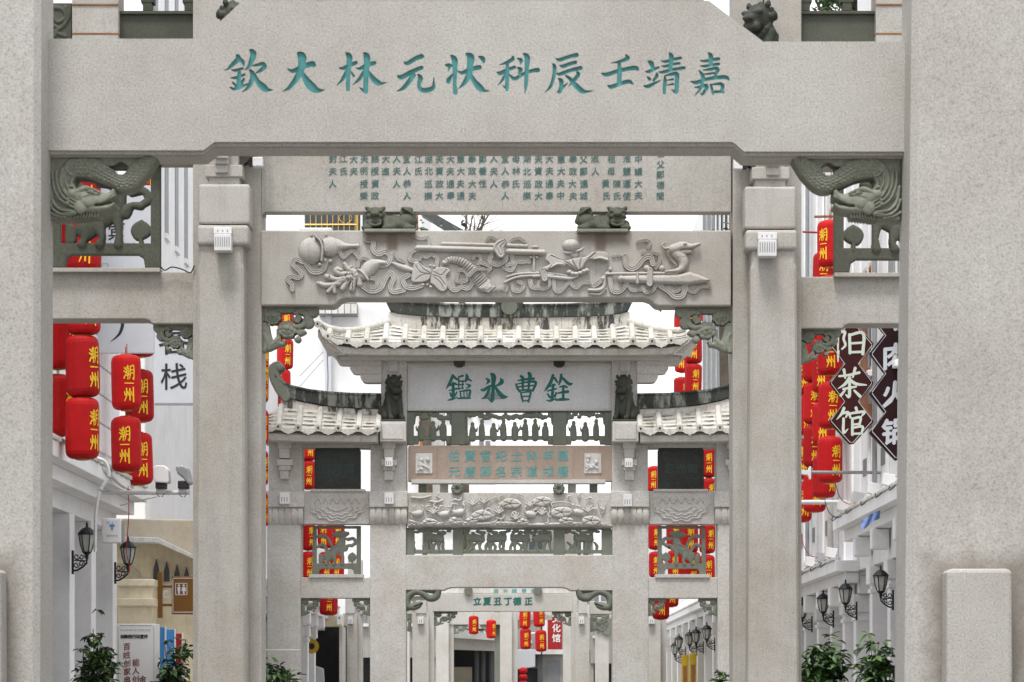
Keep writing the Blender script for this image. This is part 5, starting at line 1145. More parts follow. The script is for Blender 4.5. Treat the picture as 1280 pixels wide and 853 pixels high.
for k in range(9):
    z = 4.6+k*.36
    obj('siding_board', MB().box(-5.3, -5.272, 29.6, 37.45, z, z+.335), 'white', L1, bevel=.006)
R1 = house('arcade_house', 'white arcade house under the diamond shaped tea sign', 5.1, 33, 43, [34.6, 36.8, 39.2, 41.2], 3.4, 3.95, 12.5, .3, .3, .36, win=[(35, 36.2, 6, 7.6), (38, 39.2, 6, 7.6), (41, 42.2, 6.2, 7.8)])
R2 = house('arcade_house', 'lower white arcade house with four wall lamps right of the second archway', 5.1, 43.02, 54.3, [43.2, 44.7, 46.5, 48.6, 50.8, 53.2], 3.05, 3.33, 11.5, .32, .3, .34, win=[(44, 45, 5.6, 7), (47.5, 48.5, 5.6, 7), (51, 52, 5.6, 7)])
R3 = house('arcade_house', 'far white arcade house with yellow doors seen past the right column of the roofed archway', 5.1, 57, 122, [58+k*3.4 for k in range(19)], 3.35, 3.7, 9, .45, .4, .35, doors='yellowdoor')
L3 = house('arcade_house', 'far white arcade house seen past the left columns of the roofed archway', -5.3, 57, 78, [58, 61.5, 65, 68.5, 71, 73.4], 3.2, 3.6, 8.5, .45, .4, .35, win=[(60+k*4, 61.3+k*4, 5, 6.6) for k in range(4)])
# the street goes on behind and beside the camera
house('arcade_house', 'white house hidden behind the front left column', -5.6, -28, 27.5, [-27+k*4.2 for k in range(13)], 3.6, 4.0, 10.5, .4, .4, .3)
house('arcade_house', 'white house hidden behind the front right column', 5.4, -28, 27.5, [-27+k*4.2 for k in range(13)], 3.6, 4.0, 11, .4, .4, .3)
for hs_, d0, d1, zc in ((R1, 34, 43, 4.2), (R2, 43.4, 54, 3.6)):
    k = 0
    while d0+k*1.05 < d1:
        obj('pilaster', MB().box(5.06, 5.1, d0+k*1.05, d0+k*1.05+.16, zc, 11), 'white', hs_, bevel=.01)
        if k % 2: w_ = obj('slit_window', MB().box(5.085, 5.1, d0+k*1.05+.35, d0+k*1.05+.85, zc+.55, zc+.8), 'bluegrey', hs_)
        k += 1
    obj('drain_pipe', MB().tube([(5.02, d0+2.6, zc), (5.02, d0+2.6, 11)], .05, 8), 'whitedirty', hs_)
    obj('drain_pipe', MB().tube([(5.0, d0+6.1, zc), (5.0, d0+6.1, 11)], .035, 8), 'grey', hs_)
# yellow door leaves standing in the street row
for d_ in (80.3, 84.2):
    t = thing('door_panel', 'yellow door leaf in the far white arcade, %s of the two' % ('nearer' if d_ < 82 else 'farther'), 'door', (4.72, d_, 0), 'yellow door leaves'); obj('leaf', MB().box(4.78, 4.99, d_, d_+.08, .15, 2.62), 'yellowdoor', t, bevel=.01)
    obj('glass', MB().box(4.83, 4.94, d_-.004, d_, 1.7, 2.3), 'wood', t); obj('handle', MB().box(4.8, 4.82, d_-.05, d_, 1.15, 1.35), 'grey', t)
# cream shop-house with bands, arch and pointed window slots
dq = 38.4
L2 = thing('cream_house', 'cream shop house with banded pillars and a broad beige eave left of the second archway', 'building', (X(190, dq), dq, 0), 'houses along the street')
obj('wall', MB().pprism([(120,677),(197,679),(245,700),(245,930),(120,930)], dq+.5, 3.0), 'cream', L2)
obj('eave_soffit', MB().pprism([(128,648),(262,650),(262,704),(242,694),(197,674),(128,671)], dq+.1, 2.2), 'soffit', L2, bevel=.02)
obj('eave_fascia', MB().pprism([(128,670),(197,672),(250,697),(250,703),(197,679),(128,677)], dq-.05, .3), 'whitedirty', L2, bevel=.01)
obj('arch_opening', MB().pprism([(140,726),(140,708),(150,704),(162,706),(172,714),(178,726)], dq+.47, .05), 'soffit', L2)
for k, x in enumerate((195, 208, 221, 233)):
    obj('pointed_slot', MB().pprism([(x-3.6,727),(x-3.3,712+k*3),(x,698.5+k*3.4),(x+3.3,712+k*3),(x+3.6,727)], dq+.46, .05), 'darkgrey', L2)
for (x0, x1, d) in ((147.5, 190, dq-.1), (199.5, 209, dq+2.4), (211.5, 221.5, dq+3.8), (222.5, 232, dq+5.2)):
    m = MB(); m.box(X(x0, d), X(x1, d), d, d+.5, 0, Z(726 if x1 < 195 else 768, d)); p = obj('pillar', m, 'cream', L2, bevel=.015)
    for y0, y1, e in (((724, 733, 2.5), (748, 758, 2.2)) if x1 < 195 else ((766, 771, 1.2),)): obj('pillar_band', MB().pbox(x0-e, x1+e, y0, y1, d-.05, .6), 'cream', p, bevel=.012)
# taller white house with vertical slots, behind the cream one
T2 = thing('tall_house', 'tall white building with vertical grey slots behind the left column of the second archway', 'building', (-7.5, 47, 0), 'houses along the street')
obj('wall', MB().box(-10, -5.45, 41.4, 56, 0, 15.5), 'white', T2, bevel=.02)
for k in range(7):
    ya = 42.35+k*1.28; z0 = 8.55+.0*k
    f = obj('slot_window', MB().box(-5.47, -5.44, ya, ya+.42, 8.6, 14.8), 'bluegrey', T2); obj('sill', MB().box(-5.5, -5.41, ya-.03, ya+.45, 8.52, 8.598), 'white', f)
# apartment block closing the view on the left
DT = 122
T3 = thing('apartment_block', 'tall pale block with a brass window grille seen through the second archway slot', 'building', (X(440, DT), DT, 0))
obj('wall', MB().box(X(300, DT), X(528, DT), DT, DT+12, 0, Z(150, DT)), 'white', T3, bevel=.03)
obj('stair_tower', MB().box(X(531, DT), X(549, DT), DT+.3, DT+8, 0, Z(330, DT)), 'whitedirty', T3)
for y0, y1 in ((355, 392), (396, 420), (424, 441)): w_ = obj('tower_window', MB().pbox(536, 546, y0, y1, DT+.26, .05), 'dark', T3); obj('transom', MB().pbox(536, 546, (y0+y1)/2-1, (y0+y1)/2+1, DT+.2, .05), 'whitedirty', w_)
obj('drain_pipe', MB().tube([px(526, 360, DT-.1), px(526, 640, DT-.1)], .07), 'orange', T3)
for x in (530, 534): obj('pilaster', MB().pbox(x, x+2.2, 340, 640, DT-.02, .5), 'whitedirty' if x == 530 else 'darkgrey', T3)
w_ = obj('window', MB().pbox(381, 462, 238, 292, DT-.05, .1), 'glass', T3)
for k in range(10): obj('grille_bar', MB().tube([px(388+k*7, 238, DT-.2), px(388+k*7, 292, DT-.2)], .02), 'gold', w_)
obj('grille_rail', MB().tube([px(381, 281, DT-.2), px(447, 281, DT-.2)], .035), 'gold', w_); obj('grille_post', MB().tube([px(446.5, 238, DT-.2), px(446.5, 292, DT-.2)], .05), 'gold', w_)
for s_ in (-1, 1): obj('grille_scroll', MB().tube([px(432+s_*(2+6*math.sin(t*.5)), 266+t*2.2, DT-.2) for t in range(8)], .018), 'gold', w_)
obj('window_frame', MB().pbox(450.5, 453, 238, 292, DT-.25, .2), 'boxwhite', w_); obj('shelf', MB().pbox(374, 415, 284.5, 292, DT-1.2, 1.1), 'whitedirty', w_, bevel=.05)
b2 = obj('balcony', MB().pbox(398, 446, 378.5, 393, DT-.9, .9), 'bluegrey', T3)
for k in range(6): obj('balcony_panel', MB().pbox(399+k*8, 406+k*8, 380, 392, DT-.94, .04), 'whitedirty', b2)
obj('column', MB().pbox(406.5, 414, 393, 640, DT-.5, .4), 'panel', T3)
obj('awning', MB().add([px(525, 266, DT-3), px(545, 268, DT-3), px(580, 288, DT-3), px(556, 289, DT-3), px(528, 272, DT)], [(0, 1, 2, 3), (0, 3, 4)]), 'darkgrey', T3)
obj('red_post', MB().pbox(517.5, 522.5, 250, 292, DT-1, .3), 'wood', T3); 
# pale high-rise on the right
T4 = thing('apartment_block', 'pale ribbed building behind the right flower bracket of the second archway', 'building', (X(905, 100), 100, 0))
obj('wall', MB().box(X(880, 100), X(1000, 100), 100, 110, 0, Z(250, 100)), 'white', T4)
for k in range(7): obj('rib', MB().pbox(879+k*6, 881.5+k*6, 255, 600, 99.8, .25), 'bluegrey', T4)
w_ = obj('window', MB().pbox(893, 913, 262, 292, 99.9, .1), 'glass', T4)
for k in range(4): obj('window_bar', MB().pbox(894+k*5.2, 895.6+k*5.2, 262, 292, 99.8, .08), 'boxwhite', w_)
# ================================================================ wall lamps
def lamp_proto():
    t = thing('wall_lamp', 'x', 'lamp', (0, 0, 0), 'black iron wall lamps'); n = 6
    obj('glass', MB().lathe([(.045, 0), (.072, .09), (.088, .2)], (0, 0, 0), 6), 'frost', t)
    for k in range(6):
        a_ = k*math.pi/3; obj('rib', MB().tube([(r*math.cos(a_), r*math.sin(a_), z) for r, z in ((.047, 0), (.076, .09), (.092, .2))], .007, 5), 'iron', t)
    obj('roof', MB().lathe([(.105, .198), (.107, .21), (.09, .235), (.055, .27), (.02, .285), (.012, .3), (.016, .315), (.004, .35)], (0, 0, 0), 12), 'iron', t, smooth=False)
    obj('base_cup', MB().lathe([(.01, -.09), (.018, -.07), (.022, -.03), (.05, -.005), (.052, .006)], (0, 0, 0), 10), 'iron', t)
    arm = MB().tube([(0, 0, -.085), (-.0, 0, -.12), (-.05, 0, -.17), (-.11, 0, -.205), (-.155, 0, -.21)], .012, 6); obj('upper_arm', MB().tube([(.01, 0, -.1), (-.155, 0, -.09)], .008, 5), 'iron', t); obj('bracket_arm', arm, 'iron', t)
    for (cx, cz, r, s_) in ((-.055, -.06, .032, 1), (-.115, -.05, .036, -1), (-.06, -.13, .034, 1), (-.12, -.145, .034, -1)):
        obj('scroll', MB().tube([(cx+r*(1-k*.055)*math.cos(s_*k*.6), 0, cz+r*(1-k*.055)*math.sin(s_*k*.6)) for k in range(13)], .007, 5), 'iron', t)
    obj('wall_plate', MB().box(-.17, -.15, -.04, .04, -.25, .02), 'iron', t, bevel=.004); return t
proto = lamp_proto()
L_ = [(108.5, 690.5, 33.35, 0, 'black iron wall lamp with scroll bracket beside the wifi box'), (160, 705, 36.7, 0, 'black iron wall lamp above the white text board'), (53, 668, 30.2, 0, 'black iron wall lamp cut by the front left column'),
      (1101, 739.5, 38.6, 1, 'black iron wall lamp nearest the front right column'), (1057, 754, 42.7, 1, 'black iron wall lamp second from the front right column'), (1029, 765, 46, 1, 'black iron wall lamp third from the front right column'), (1003, 772, 49.3, 1, 'black iron wall lamp half hidden by the right column of the second archway'),
      (883.5, 799, 73.9, 1, 'far wall lamp closest to the right outer column of the roofed archway'), (870, 803, 78.4, 1, 'far wall lamp second in the row by the yellow doors'), (862, 806, 81.3, 1, 'far wall lamp third in the row by the yellow doors'), (848.7, 810, 86.8, 1, 'far wall lamp fourth in the row by the yellow doors'), (843.7, 818, 89, 1, 'smallest and farthest wall lamp left of the yellow doors'),
      (327, 787, 55.2-.9, 0, 'far wall lamp at the left edge of the roofed archway')]
for i, (x, y, d, right, lab) in enumerate(L_):
    o = proto if i == 0 else dup(proto); o.location = px(x, y, d); o.rotation_euler.z = math.pi if right else 0; o['label'] = lab
    o.scale = (1.03,)*3 if d < 60 else (1.28,)*3
# ================================================================ red lanterns
ch1 = [[(8,18,10),(22,30,13)],[(4,42,10),(18,50,13)],[(5,92,13),(20,64,7)],[(27,15,9),(48,11,9)],[(38,2,9),(37,26,9)],[(29,28,9),(29,60,9)],[(29,29,9),(49,26,9),(48,60,9)],[(29,44,8),(48,42,8)],[(29,59,8),(48,57,8)],[(23,74,9),(55,68,9)],[(39,58,10),(38,99,10)],[(63,8,9),(63,60,9),(52,98,7)],[(63,9,9),(94,6,10),(93,97,11),(80,90,6)],[(64,34,8),(92,32,8)],[(64,57,8),(92,55,8)]]
ch2 = [[(24,10,13),(24,58,13),(6,98,8)],[(6,32,9),(11,54,13)],[(53,12,13),(53,90,13)],[(36,32,9),(42,54,13)],[(86,2,13),(86,102,14)],[(67,32,9),(73,54,13)]]
RL, HL = .18, .665
def lantern_proto():
    t = thing('red_lantern', 'x', 'lantern', (0, 0, 0)); prof = [(.07, .003), (.12, .008), (.15, .022), (.172, .05), (.18, .085), (.182, .3), (.182, .4), (.18, .58), (.172, .615), (.15, .643), (.12, .657), (.07, .662)]
    obj('cloth_body', MB().lathe(prof, (0, 0, 0), 16, 0), 'red', t)
    obj('top_ring', MB().lathe([(.072, .66), (.075, .672), (.03, .676)], (0, 0, 0), 12), 'gold', t); obj('bottom_ring', MB().lathe([(.03, -.012), (.075, -.006), (.072, .004)], (0, 0, 0), 12), 'gold', t)
    obj('cord', MB().tube([(0, 0, .67), (0, 0, .76)], .006, 5), 'wirered', t)
    for side in (0, math.pi):
        for chs, z0, nm in ((ch1, .525, 'character_upper'), (ch2, .262, 'character_lower')):
            g = brush(chs, 0, 0, 1, 1.6); vs, fs = brush_faces(g); w, h = .13, .165
            P = []
            for x, y in vs:
                a_ = ((x-50)/100*w)/RL+side; P.append(((RL+.006)*math.sin(a_), -(RL+.006)*math.cos(a_), z0-(y/100)*h))
            obj('printed_character', MB().add(P, fs), 'yellow', t)
        P = []
        for q in range(9): a_ = (-.055+q*.01375)/RL+side; P += [((RL+.005)*math.sin(a_), -(RL+.005)*math.cos(a_), z) for z in (.305, .318)]
        obj('printed_line', MB().add(P, [(2*q, 2*q+2, 2*q+3, 2*q+1) for q in range(8)]), 'yellow', t)
    return t
CORDS = []
lp = lantern_proto(); first = [True]; nlan = [0]
ORD = ('topmost', 'second', 'third', 'fourth', 'fifth', 'sixth', 'seventh', 'eighth')
def string(desc, xs, tops, w, rots, group, wire=True):
    d = 2*RL*F/w; n = len(tops)
    for i, (y0) in enumerate(tops):
        y1 = y0+HL*F/d; x = xs[i] if isinstance(xs, (list, tuple)) else xs
        o = lp if first[0] else dup(lp); first[0] = False
        p = px(x, y1, d); o.location = p; o.rotation_euler.z = R(rots[i % len(rots)])
        o.rotation_euler.x = R(random.uniform(-1.5, 1.5)); o.rotation_euler.y = R(random.uniform(-1.8, 1.8))
        if i == 0: o0 = o
        o['label'] = 'red lantern, %s in the string %s' % (ORD[i], desc); o['group'] = group
    x = xs[0] if isinstance(xs, (list, tuple)) else xs
    if wire and w > 25:
        xl = xs[-1] if isinstance(xs, (list, tuple)) else xs
        c_ = obj('hanging_cord', MB().tube([px(x, tops[0]-14, d), px(x, tops[0], d)] + [px(x+(xl-x)*(i/max(1, n-1)), tops[i]+.2, d) for i in range(1, n)], .006, 5), 'wirered')
        CORDS.append((c_, o0))
    return d
G1, G2 = 'red lanterns on the left side', 'red lanterns on the right side'
string('hard against the front left column', 71.5, [160, 238, 315, 385, 469], 41.5, [65, 60, 70, 78, 58], G1)
string('just right of the front left column', [105, 105, 105, 104.5, 103], [188, 264.5, 341.5, 419.5, 497], 42, [20, 10, 35, 52, 55], G1)
string('above the two floodlight heads, front one', [158.5, 158.5], [444, 521], 37.5, [19, 2], G1)
string('above the two floodlight heads, rear one', [177, 176, 175.5, 175, 174], [176, 305, 381, 462.5, 541], 35.5, [30, 15, 40, 22, 26], G1)
string('beside the left column of the roofed archway', [323.5]*6, [380, 432, 460, 512, 563, 615], 24, [40, 60, 45, 38, 55, 50], G1)
string('behind the left scroll of the roofed archway', [357, 356, 353, 351], [387, 424, 462, 498], 20.5, [10, 25, -20, 12], G1)
string('behind the left dark plaque', [385.5, 385, 385, 385], [540, 576, 652, 690], 19.5, [20, 10, 35, 15], G1)
string('behind the left beast panel', [407, 408, 409], [650, 690, 733], 19.5, [-10, 5, 18], G1)
string('right of the left beast panel opening', [422, 421, 413], [652, 692, 736], 18, [8, 0, 20], G1)
string('nearest the diamond tea sign', [1037.5, 1037.5, 1037.5, 1037.5, 1037.5], [276, 402, 411, 477.5, 546][0:1]+[345, 411, 478, 546], 31.5, [-38, -20, 0, 5, 25], G2)
string('second from the diamond tea sign', [1030]*6, [316, 372, 438, 503, 569, 300][0:5], 29, [-10, 0, -18, -12, 40], G2)
string('third from the diamond tea sign', [1018]*4, [425, 478, 532, 588], 28.5, [15, -5, 0, 8], G2)
string('touching the right column of the second archway', [1001]*5, [390, 443, 494, 549, 603], 27, [18, 20, 30, 10], G2)
string('behind the right upper eave, left one', [852, 853, 852], [390, 430, 472], 19.5, [20, -10, 30], G2)
string('behind the right upper eave, right one', [868, 867, 866], [378, 415, 455], 21.5, [-30, 0, 15], G2)
string('behind the right dark plaque', [886, 886, 884, 884], [560, 598, 655, 694], 20, [0, 18, 25, 12], G2)
string('left of the right beast panel', [818, 819, 820], [583, 655, 690], 17.5, [-10, 10, 0], G2)
string('behind the right beast panel', [843, 845, 838], [650, 688, 722], 20, [10, -5, 12], G2)
string('rightmost behind the right beast panel', [862, 864, 826], [652, 690, 735], 21.5, [5, 12, 6], G2)
string('in front of the far red sign', [656, 657], [760, 786], 14, [0, 8], G2)
string('beside the far dome camera', [674, 676.5], [757, 788], 14.5, [25, 10], G2)
string('under the fifth archway', [592, 614], [770, 775], 12.5, [10, 35], G1)
for c_, o0 in CORDS: c_.parent = o0; c_.matrix_parent_inverse = o0.matrix_basis.inverted()
# ================================================================ poles and lights on the left
def pole(name, label, a, b, r, mat='steel', cat='pole'):
    return tag(obj(name, MB().tube([a, b], r, 10), mat), label, cat)
pole('pole', 'white horizontal pole carrying two floodlight heads on the left', px(128, 616, 34.5), px(237, 616, 34.5), .028)
pole('pole', 'thin white brace below the floodlight pole', px(150, 632, 34.6), px(196, 621, 34.4), .008)
for x, mt, tilt, lab in ((201, 'boxwhite', .02, 'white floodlight head on the left horizontal pole'), (229, 'grey', -.08, 'dark grey floodlight head on the left horizontal pole')):
    d = 34.4; t = thing('floodlight', lab, 'floodlight', px(x, 612, d), 'floodlight heads on the pole')
    pl = [(x-10,584),(x-6,581.5),(x+5,582),(x+9,587),(x+10,602),(x+8,604),(x-7,603),(x-9,598)]
    if mt == 'grey': pl = [(x-10,583),(x-2,581),(x+6,585),(x+10,604),(x+6,606),(x,598),(x-8,592)]
    obj('hood', MB().pprism(pl, d-.12, .24), mt, t, bevel=.02); obj('lens', MB().pbox(x-7, x+6, 601, 611, d-.1, .18), 'dark', t, bevel=.012); obj('neck', MB().pbox(x-6, x+5, 610.5, 616, d-.05, .1), 'steel', t, bevel=.01)
    for s_ in (-5, 4): obj('clamp', MB().tube([px(x+s_, 611, d), px(x+s_*1.1, 617, d-.04), px(x+s_*.5, 621, d), px(x+s_*.2, 621, d)], .007, 5), 'grey', t)
t = thing('wifi_box', 'white wifi access box with a blue fan symbol above the second left lamp', 'box', px(140, 679, 33.6))
obj('case', MB().pbox(127, 151, 648, 679, 33.6, .12), 'boxwhite', t, bevel=.012); obj('lid_edge', MB().pbox(150.5, 154.5, 651, 678, 33.65, .1), 'grey', t, bevel=.006)
for r_ in (1.6, 3.2, 4.8): obj('wifi_arc', MB().tube([px(140+r_*math.cos(R(a_)), 660.5-r_*math.sin(R(a_)), 33.597) for a_ in range(45, 136, 15)], .006, 5), 'blue', t)
obj('wifi_dot', MB().tube([px(140, 661.5, 33.597), px(140, 661.5, 33.59)], .012, 8), 'blue', t)
m = MB()
for k, ch in enumerate('WiFi'): ftext(m, ch, 135+k*3, 653.5, 3, 33.6, .003, 0)
obj('lettering', m, 'blue', t); m = MB()
for k, ch in enumerate('潮州无线'): ftext(m, ch, 135+k*3.4, 670, 2.8, 33.6, .003, 0)
obj('lettering', m, 'grey', t)
# signs on the left
def board(name, label, x0, x1, y0, y1, d, mat, t=.08, cat='sign', bv=.006):
    o = thing(name, label, cat, px((x0+x1)/2, y1, d)); obj('board', MB().pbox(x0, x1, y0, y1, d, t), mat, o, bevel=bv); return o
s1 = board('guesthouse_sign', 'pale hanging signboard with a small dark character behind the left beast panel', 117, 192.3, 232, 441.5, 35.5, 'panel')
m = MB(); ftext(m, '宾', 145, 291, 19, 35.5, .003, .012); obj('character', m, 'inkletter', s1)
for k, ch in enumerate('GUEST ONLY'): 
    if ch != ' ': m = MB(); ftext(m, ch, 131+k*4, 305, 3.6, 35.5, .003, .01); obj('character', m, 'inkletter', s1)
m = MB(); ftext(m, '迎', 146, 272, 19, 35.5, .003, .012); obj('character', m, 'inkletter', s1)
letter('character', brush([[(153,360,4),(153.5,400,4.2),(151,414,3.6),(146,421,2.4),(138.5,427,.6)],[(148,356,4),(182,352,4)],[(165,362,4),(172,374,5)]], 0, 0, 1, .35), 35.5, 'inkletter', s1)
for x0, x1, y0, y1 in ((127,127.7,330,338),(127,135,329.4,330),(134.6,135.3,330,338)): obj('fret_line', MB().pbox(x0, x1, y0, y1, 35.497, .004), 'grey', s1)
s2 = board('guesthouse_sign', 'lower pale signboard with large dark brush character beside the second archway', 192.8, 268, 405, 504.5, 41.0, 'panel')
for ch, y, sz in (('客', 425, 36), ('栈', 471.5, 31)):
    m = MB(); ftext(m, ch, 217.5, y, sz, 41.0, .003, .008, slant=.05); obj('character', m, 'inkletter', s2)
obj('edge_trim', MB().pbox(192.8, 268, 503.8, 506.2, 40.97, .1), 'grey', s2)
ts = thing('toilet_sign', 'brown toilet sign with white man and woman symbols beside the cream house', 'sign', px(226, 768, 37.6))
obj('board', MB().pbox(214.5, 250, 720.5, 768, 37.6, .08), 'brown', ts, bevel=.008); obj('post', MB().pbox(197, 202.5, 715, 772.5, 37.6, .08), 'brown', ts, bevel=.006)
for y in (732, 755): obj('arm', MB().pbox(202, 215, y, y+3, 37.62, .05), 'brown', ts)
for x0, x1, y0, y1 in ((215.6,248,722.5,723.4),(215.6,216.4,722.5,766),(215.6,248,765,765.9)): obj('border', MB().pbox(x0, x1, y0, y1, 37.594, .007), 'boxwhite', ts)
for x0, x1, y0, y1 in ((219,234,729,729.8),(219,234,743.4,744.2),(219,219.8,729,744),(233.2,234,729,744)): obj('symbol_frame', MB().pbox(x0, x1, y0, y1, 37.594, .007), 'boxwhite', ts)
for x, sk in ((223.6, 0), (229.6, 1)):
    obj('symbol_head', MB().tube([px(x, 732, 37.598), px(x, 732, 37.592)], .015, 10), 'boxwhite', ts)
    obj('symbol_body', MB().pprism([(x-2,734),(x+2,734),(x+(2.9 if sk else 1.6),739),(x+1.2,739.2),(x+1.1,743),(x-1.1,743),(x-1.2,739.2),(x-(2.9 if sk else 1.6),739)], 37.594, .006), 'boxwhite', ts)
obj('scroll', MB().tube([px(207+3*math.cos(k*.7), 746+3*math.sin(k*.7)-k*.6, 37.6) for k in range(14)], .01, 5), 'boxwhite', ts)
sb = thing('text_board', 'white standing board with red handwriting columns and a black heading', 'sign', (X(171, 33), 33, 0))
obj('board', MB().box(X(145.5, 33), X(195, 33), 33, 33.06, .5, Z(780, 33)), 'boxwhite', sb, bevel=.006); obj('side_edge', MB().box(X(195, 33), X(198.5, 33), 33.002, 33.09, .5, Z(780.5, 33)), 'boxwhite', sb, bevel=.004)
for s_ in (150, 192): obj('leg', MB().box(X(s_, 33), X(s_+3, 33), 33, 33.05, 0, .5), 'grey', sb)
for x0, x1, y0, y1 in ((147.5,148,784,860),(192,192.5,784,860),(150,190,781.8,782.3)): obj('border', MB().pbox(x0, x1, y0, y1, 32.997, .005), 'grey', sb)
m = MB()
for k, ch in enumerate('创新街行动宣传'): ftext(m, ch, 153+k*4.9, 796, 4.6, 33, .003, .05)
obj('heading', m, 'inkletter', sb); m = MB()
for k, ch in enumerate('潮州市湘桥区文明办公室'): ftext(m, ch, 151.5+k*3.5, 788, 2.5, 33, .003, 0)
obj('small_heading', m, 'grey', sb)
for x, y0, tx in ((158.5, 808.5, '百姓创家典'), (169.5, 828.5, '能人创'), (178.5, 849.5, '金业')):
    m = MB()
    for k, ch in enumerate(tx): ftext(m, ch, x+random.uniform(-.5, .5), y0+k*10.5, 8.4, 33, .003, .012, slant=.15)
    obj('handwriting', m, 'redletter', sb)
for x0, x1, y0, d, mt, lab in ((199.5, 206.5, 784, 35.4, 'blue', 'blue poster board left of the red one by the cream house'), (207, 218.5, 787, 35.8, 'blue', 'wider blue poster board by the cream house'), (219.5, 228, 792, 36.2, 'redsign', 'dark red poster board by the cream house')):
    p = board('poster_board', lab, x0, x1, y0, 870, d, mt, .03); obj('frame', MB().pbox(x1-.8, x1+.6, y0-1, 870, d-.02, .06), 'boxwhite', p)
# signs on the right
dsg = 39.6
def zig(xc, hw, ys, neck):
    P = [(xc, ys[0]-hw)]
    return P
t1 = thing('tea_house_sign', 'maroon sign of three joined diamonds with pale characters', 'sign', px(1061, 553, dsg))
cy = (430, 478.5, 527); hw = 28.5; nk = 9
def diamond_chain(xc, cy, hw, nk):
    r_ = [(xc+3, cy[0]-hw), (xc, cy[0]-hw-1)]; R_ = [(xc, cy[0]-hw+1)]
    right = [(xc+2, cy[0]-hw+.5)]; 
    for i, c_ in enumerate(cy):
        right += [(xc+hw-1.5, c_-1.2), (xc+hw-1.5, c_+1.2)]
        if i < len(cy)-1: right += [(xc+nk, (c_+cy[i+1])/2)]
    right += [(xc+2, cy[-1]+hw-.5)]
    return right+[(2*xc-x, y) for x, y in right[::-1]]
def inset(pl, xc, k):
    return [(xc+(x-xc)*(1-k), y) for x, y in pl]
ch_ = diamond_chain(1064.5, cy, hw, nk)
obj('board', MB().pprism(ch_, dsg, .1), 'maroon', t1, bevel=.006)
def outline(pl, d, w, mat, par, sc=.93):
    yc = sum(y for _, y in pl)/len(pl); xc = sum(x for x, _ in pl)/len(pl)
    P = [px(xc+(x-xc)*sc, yc+(y-yc)*(1-(1-sc)*.35), d) for x, y in pl]; obj('border_line', MB().tube(P+P[:1], w, 5), mat, par)
outline(ch_, dsg-.003, .0045, 'lightletter', t1); outline(ch_, dsg+.05, .007, 'grey', t1, 1.0)
BR = {'yang': [[(1047.5,416,4),(1047.5,452,1.5),(1047.8,440,4)],[(1047,417,4),(1056,415.5,4),(1054.5,424,3.6),(1056.8,432,3.6),(1052.5,437,2.6)],[(1062,419,4.2),(1062.5,442,4.2)],[(1062,419.5,4),(1079,417.5,4.4),(1078.5,443,4.6)],[(1063,430,3.4),(1078,429,3.4)],[(1063,441,3.6),(1078,440.5,3.6)]],
 'cha': [[(1049,471,3),(1061,469.5,3.6),(1074,466.5,4)],[(1055,463,4.4),(1056.5,473,3)],[(1069,461,4.4),(1066,472,3)],[(1062,473,4.6),(1056,481,4.2),(1047.5,486.5,1)],[(1062,475,4),(1070,480.5,4.6),(1083,482,2)],[(1054,487,3),(1062,485.5,3.6),(1070,484,3)],[(1062,479,4.2),(1061.5,496,4.6),(1057,494,1.5)],[(1056,489,3),(1051,495,4)],[(1068,489,3),(1075,496,4.6)]],
 'guan': [[(1055,511,4.4),(1052,518,4),(1046,525,1)],[(1052,518,3.4),(1060,516,3.8),(1057.5,522,2.6)],[(1054.5,524,3.8),(1054.5,541,3.8),(1060,537,1.2)],[(1070,510.5,4.4),(1071,514,3.6)],[(1062,518.5,4.2),(1063,523,2.6)],[(1063,517.5,3.4),(1080,515.5,4.2),(1077,521,2)],[(1065.5,524,3.8),(1065.5,544,4)],[(1066,524,3.4),(1075.5,522.5,3.8),(1074.5,531,3.2)],[(1066,531.5,3),(1075,530.5,3)],[(1066,535.5,3.2),(1078,534,3.8),(1077,543,3.4)],[(1066,543,3.2),(1077,542.5,3.2)]]}
for k in BR: letter('character', brush([[(x, y-.5, w*.86) for x, y, w in st] for st in BR[k]], 0, 0, 1, .3), dsg, 'lightletter', t1, .004)
t2 = thing('hot_pot_sign', 'black zigzag sign with silver edge cut by the front right column', 'sign', px(1118, 565, 38.2))
ch2_ = diamond_chain(1120, (404, 455, 505, 548)[0:1]+(443, 492, 541), 33, 15); ch2_ = diamond_chain(1121, (394, 442, 492, 541), 35, 15)
obj('board', MB().pprism(ch2_, 38.2, .1), 'blackboard', t2, bevel=.006); outline(ch2_, 38.197, .006, 'panel', t2, .91); outline(ch2_, 38.25, .012, 'grey', t2, 1.0)
for ch, y in (('牛', 398), ('肉', 446), ('火', 493), ('锅', 540)): m = MB(); ftext(m, ch, 1119, y, 30, 38.2, .004, .035, slant=.1); obj('character', m, 'panel', t2)
fr = thing('timber_frame', 'brown timber window frame glimpsed between the two zigzag signs', 'window', px(1090, 530, 41.2)); 
for x0, x1, y0, y1 in ((1076,1084,395,535),(1084,1110,425,431),(1084,1110,460,466),(1084,1110,505,535),(1104,1112,395,535)): obj('bar', MB().pbox(x0, x1, y0, y1, 41.2, .1), 'wood', fr)
obj('pane', MB().pbox(1083, 1105, 395, 506, 41.26, .03), 'panel', fr)
pb = pole('pole', 'grey horizontal pole with a white bracket below the diamond sign', px(1012, 590.5, 40.2), px(1113, 591, 40.2), .024, 'grey')
(obj('end_bracket', MB().pprism([(996,586),(1010,588.5),(1012,583),(1014,583),(1014,599),(1012,599),(1010,594),(996,592)], 40.1, .1), 'boxwhite', pb, bevel=.006))
pole('pole', 'white pole crossing below the right lanterns', px(996, 628, 42.5), px(1058, 628, 42.5), .035)
pole('pole', 'thin white rod crossing the left outer column of the roofed archway', px(322, 813, 54.6), px(375, 813, 54.6), .016)
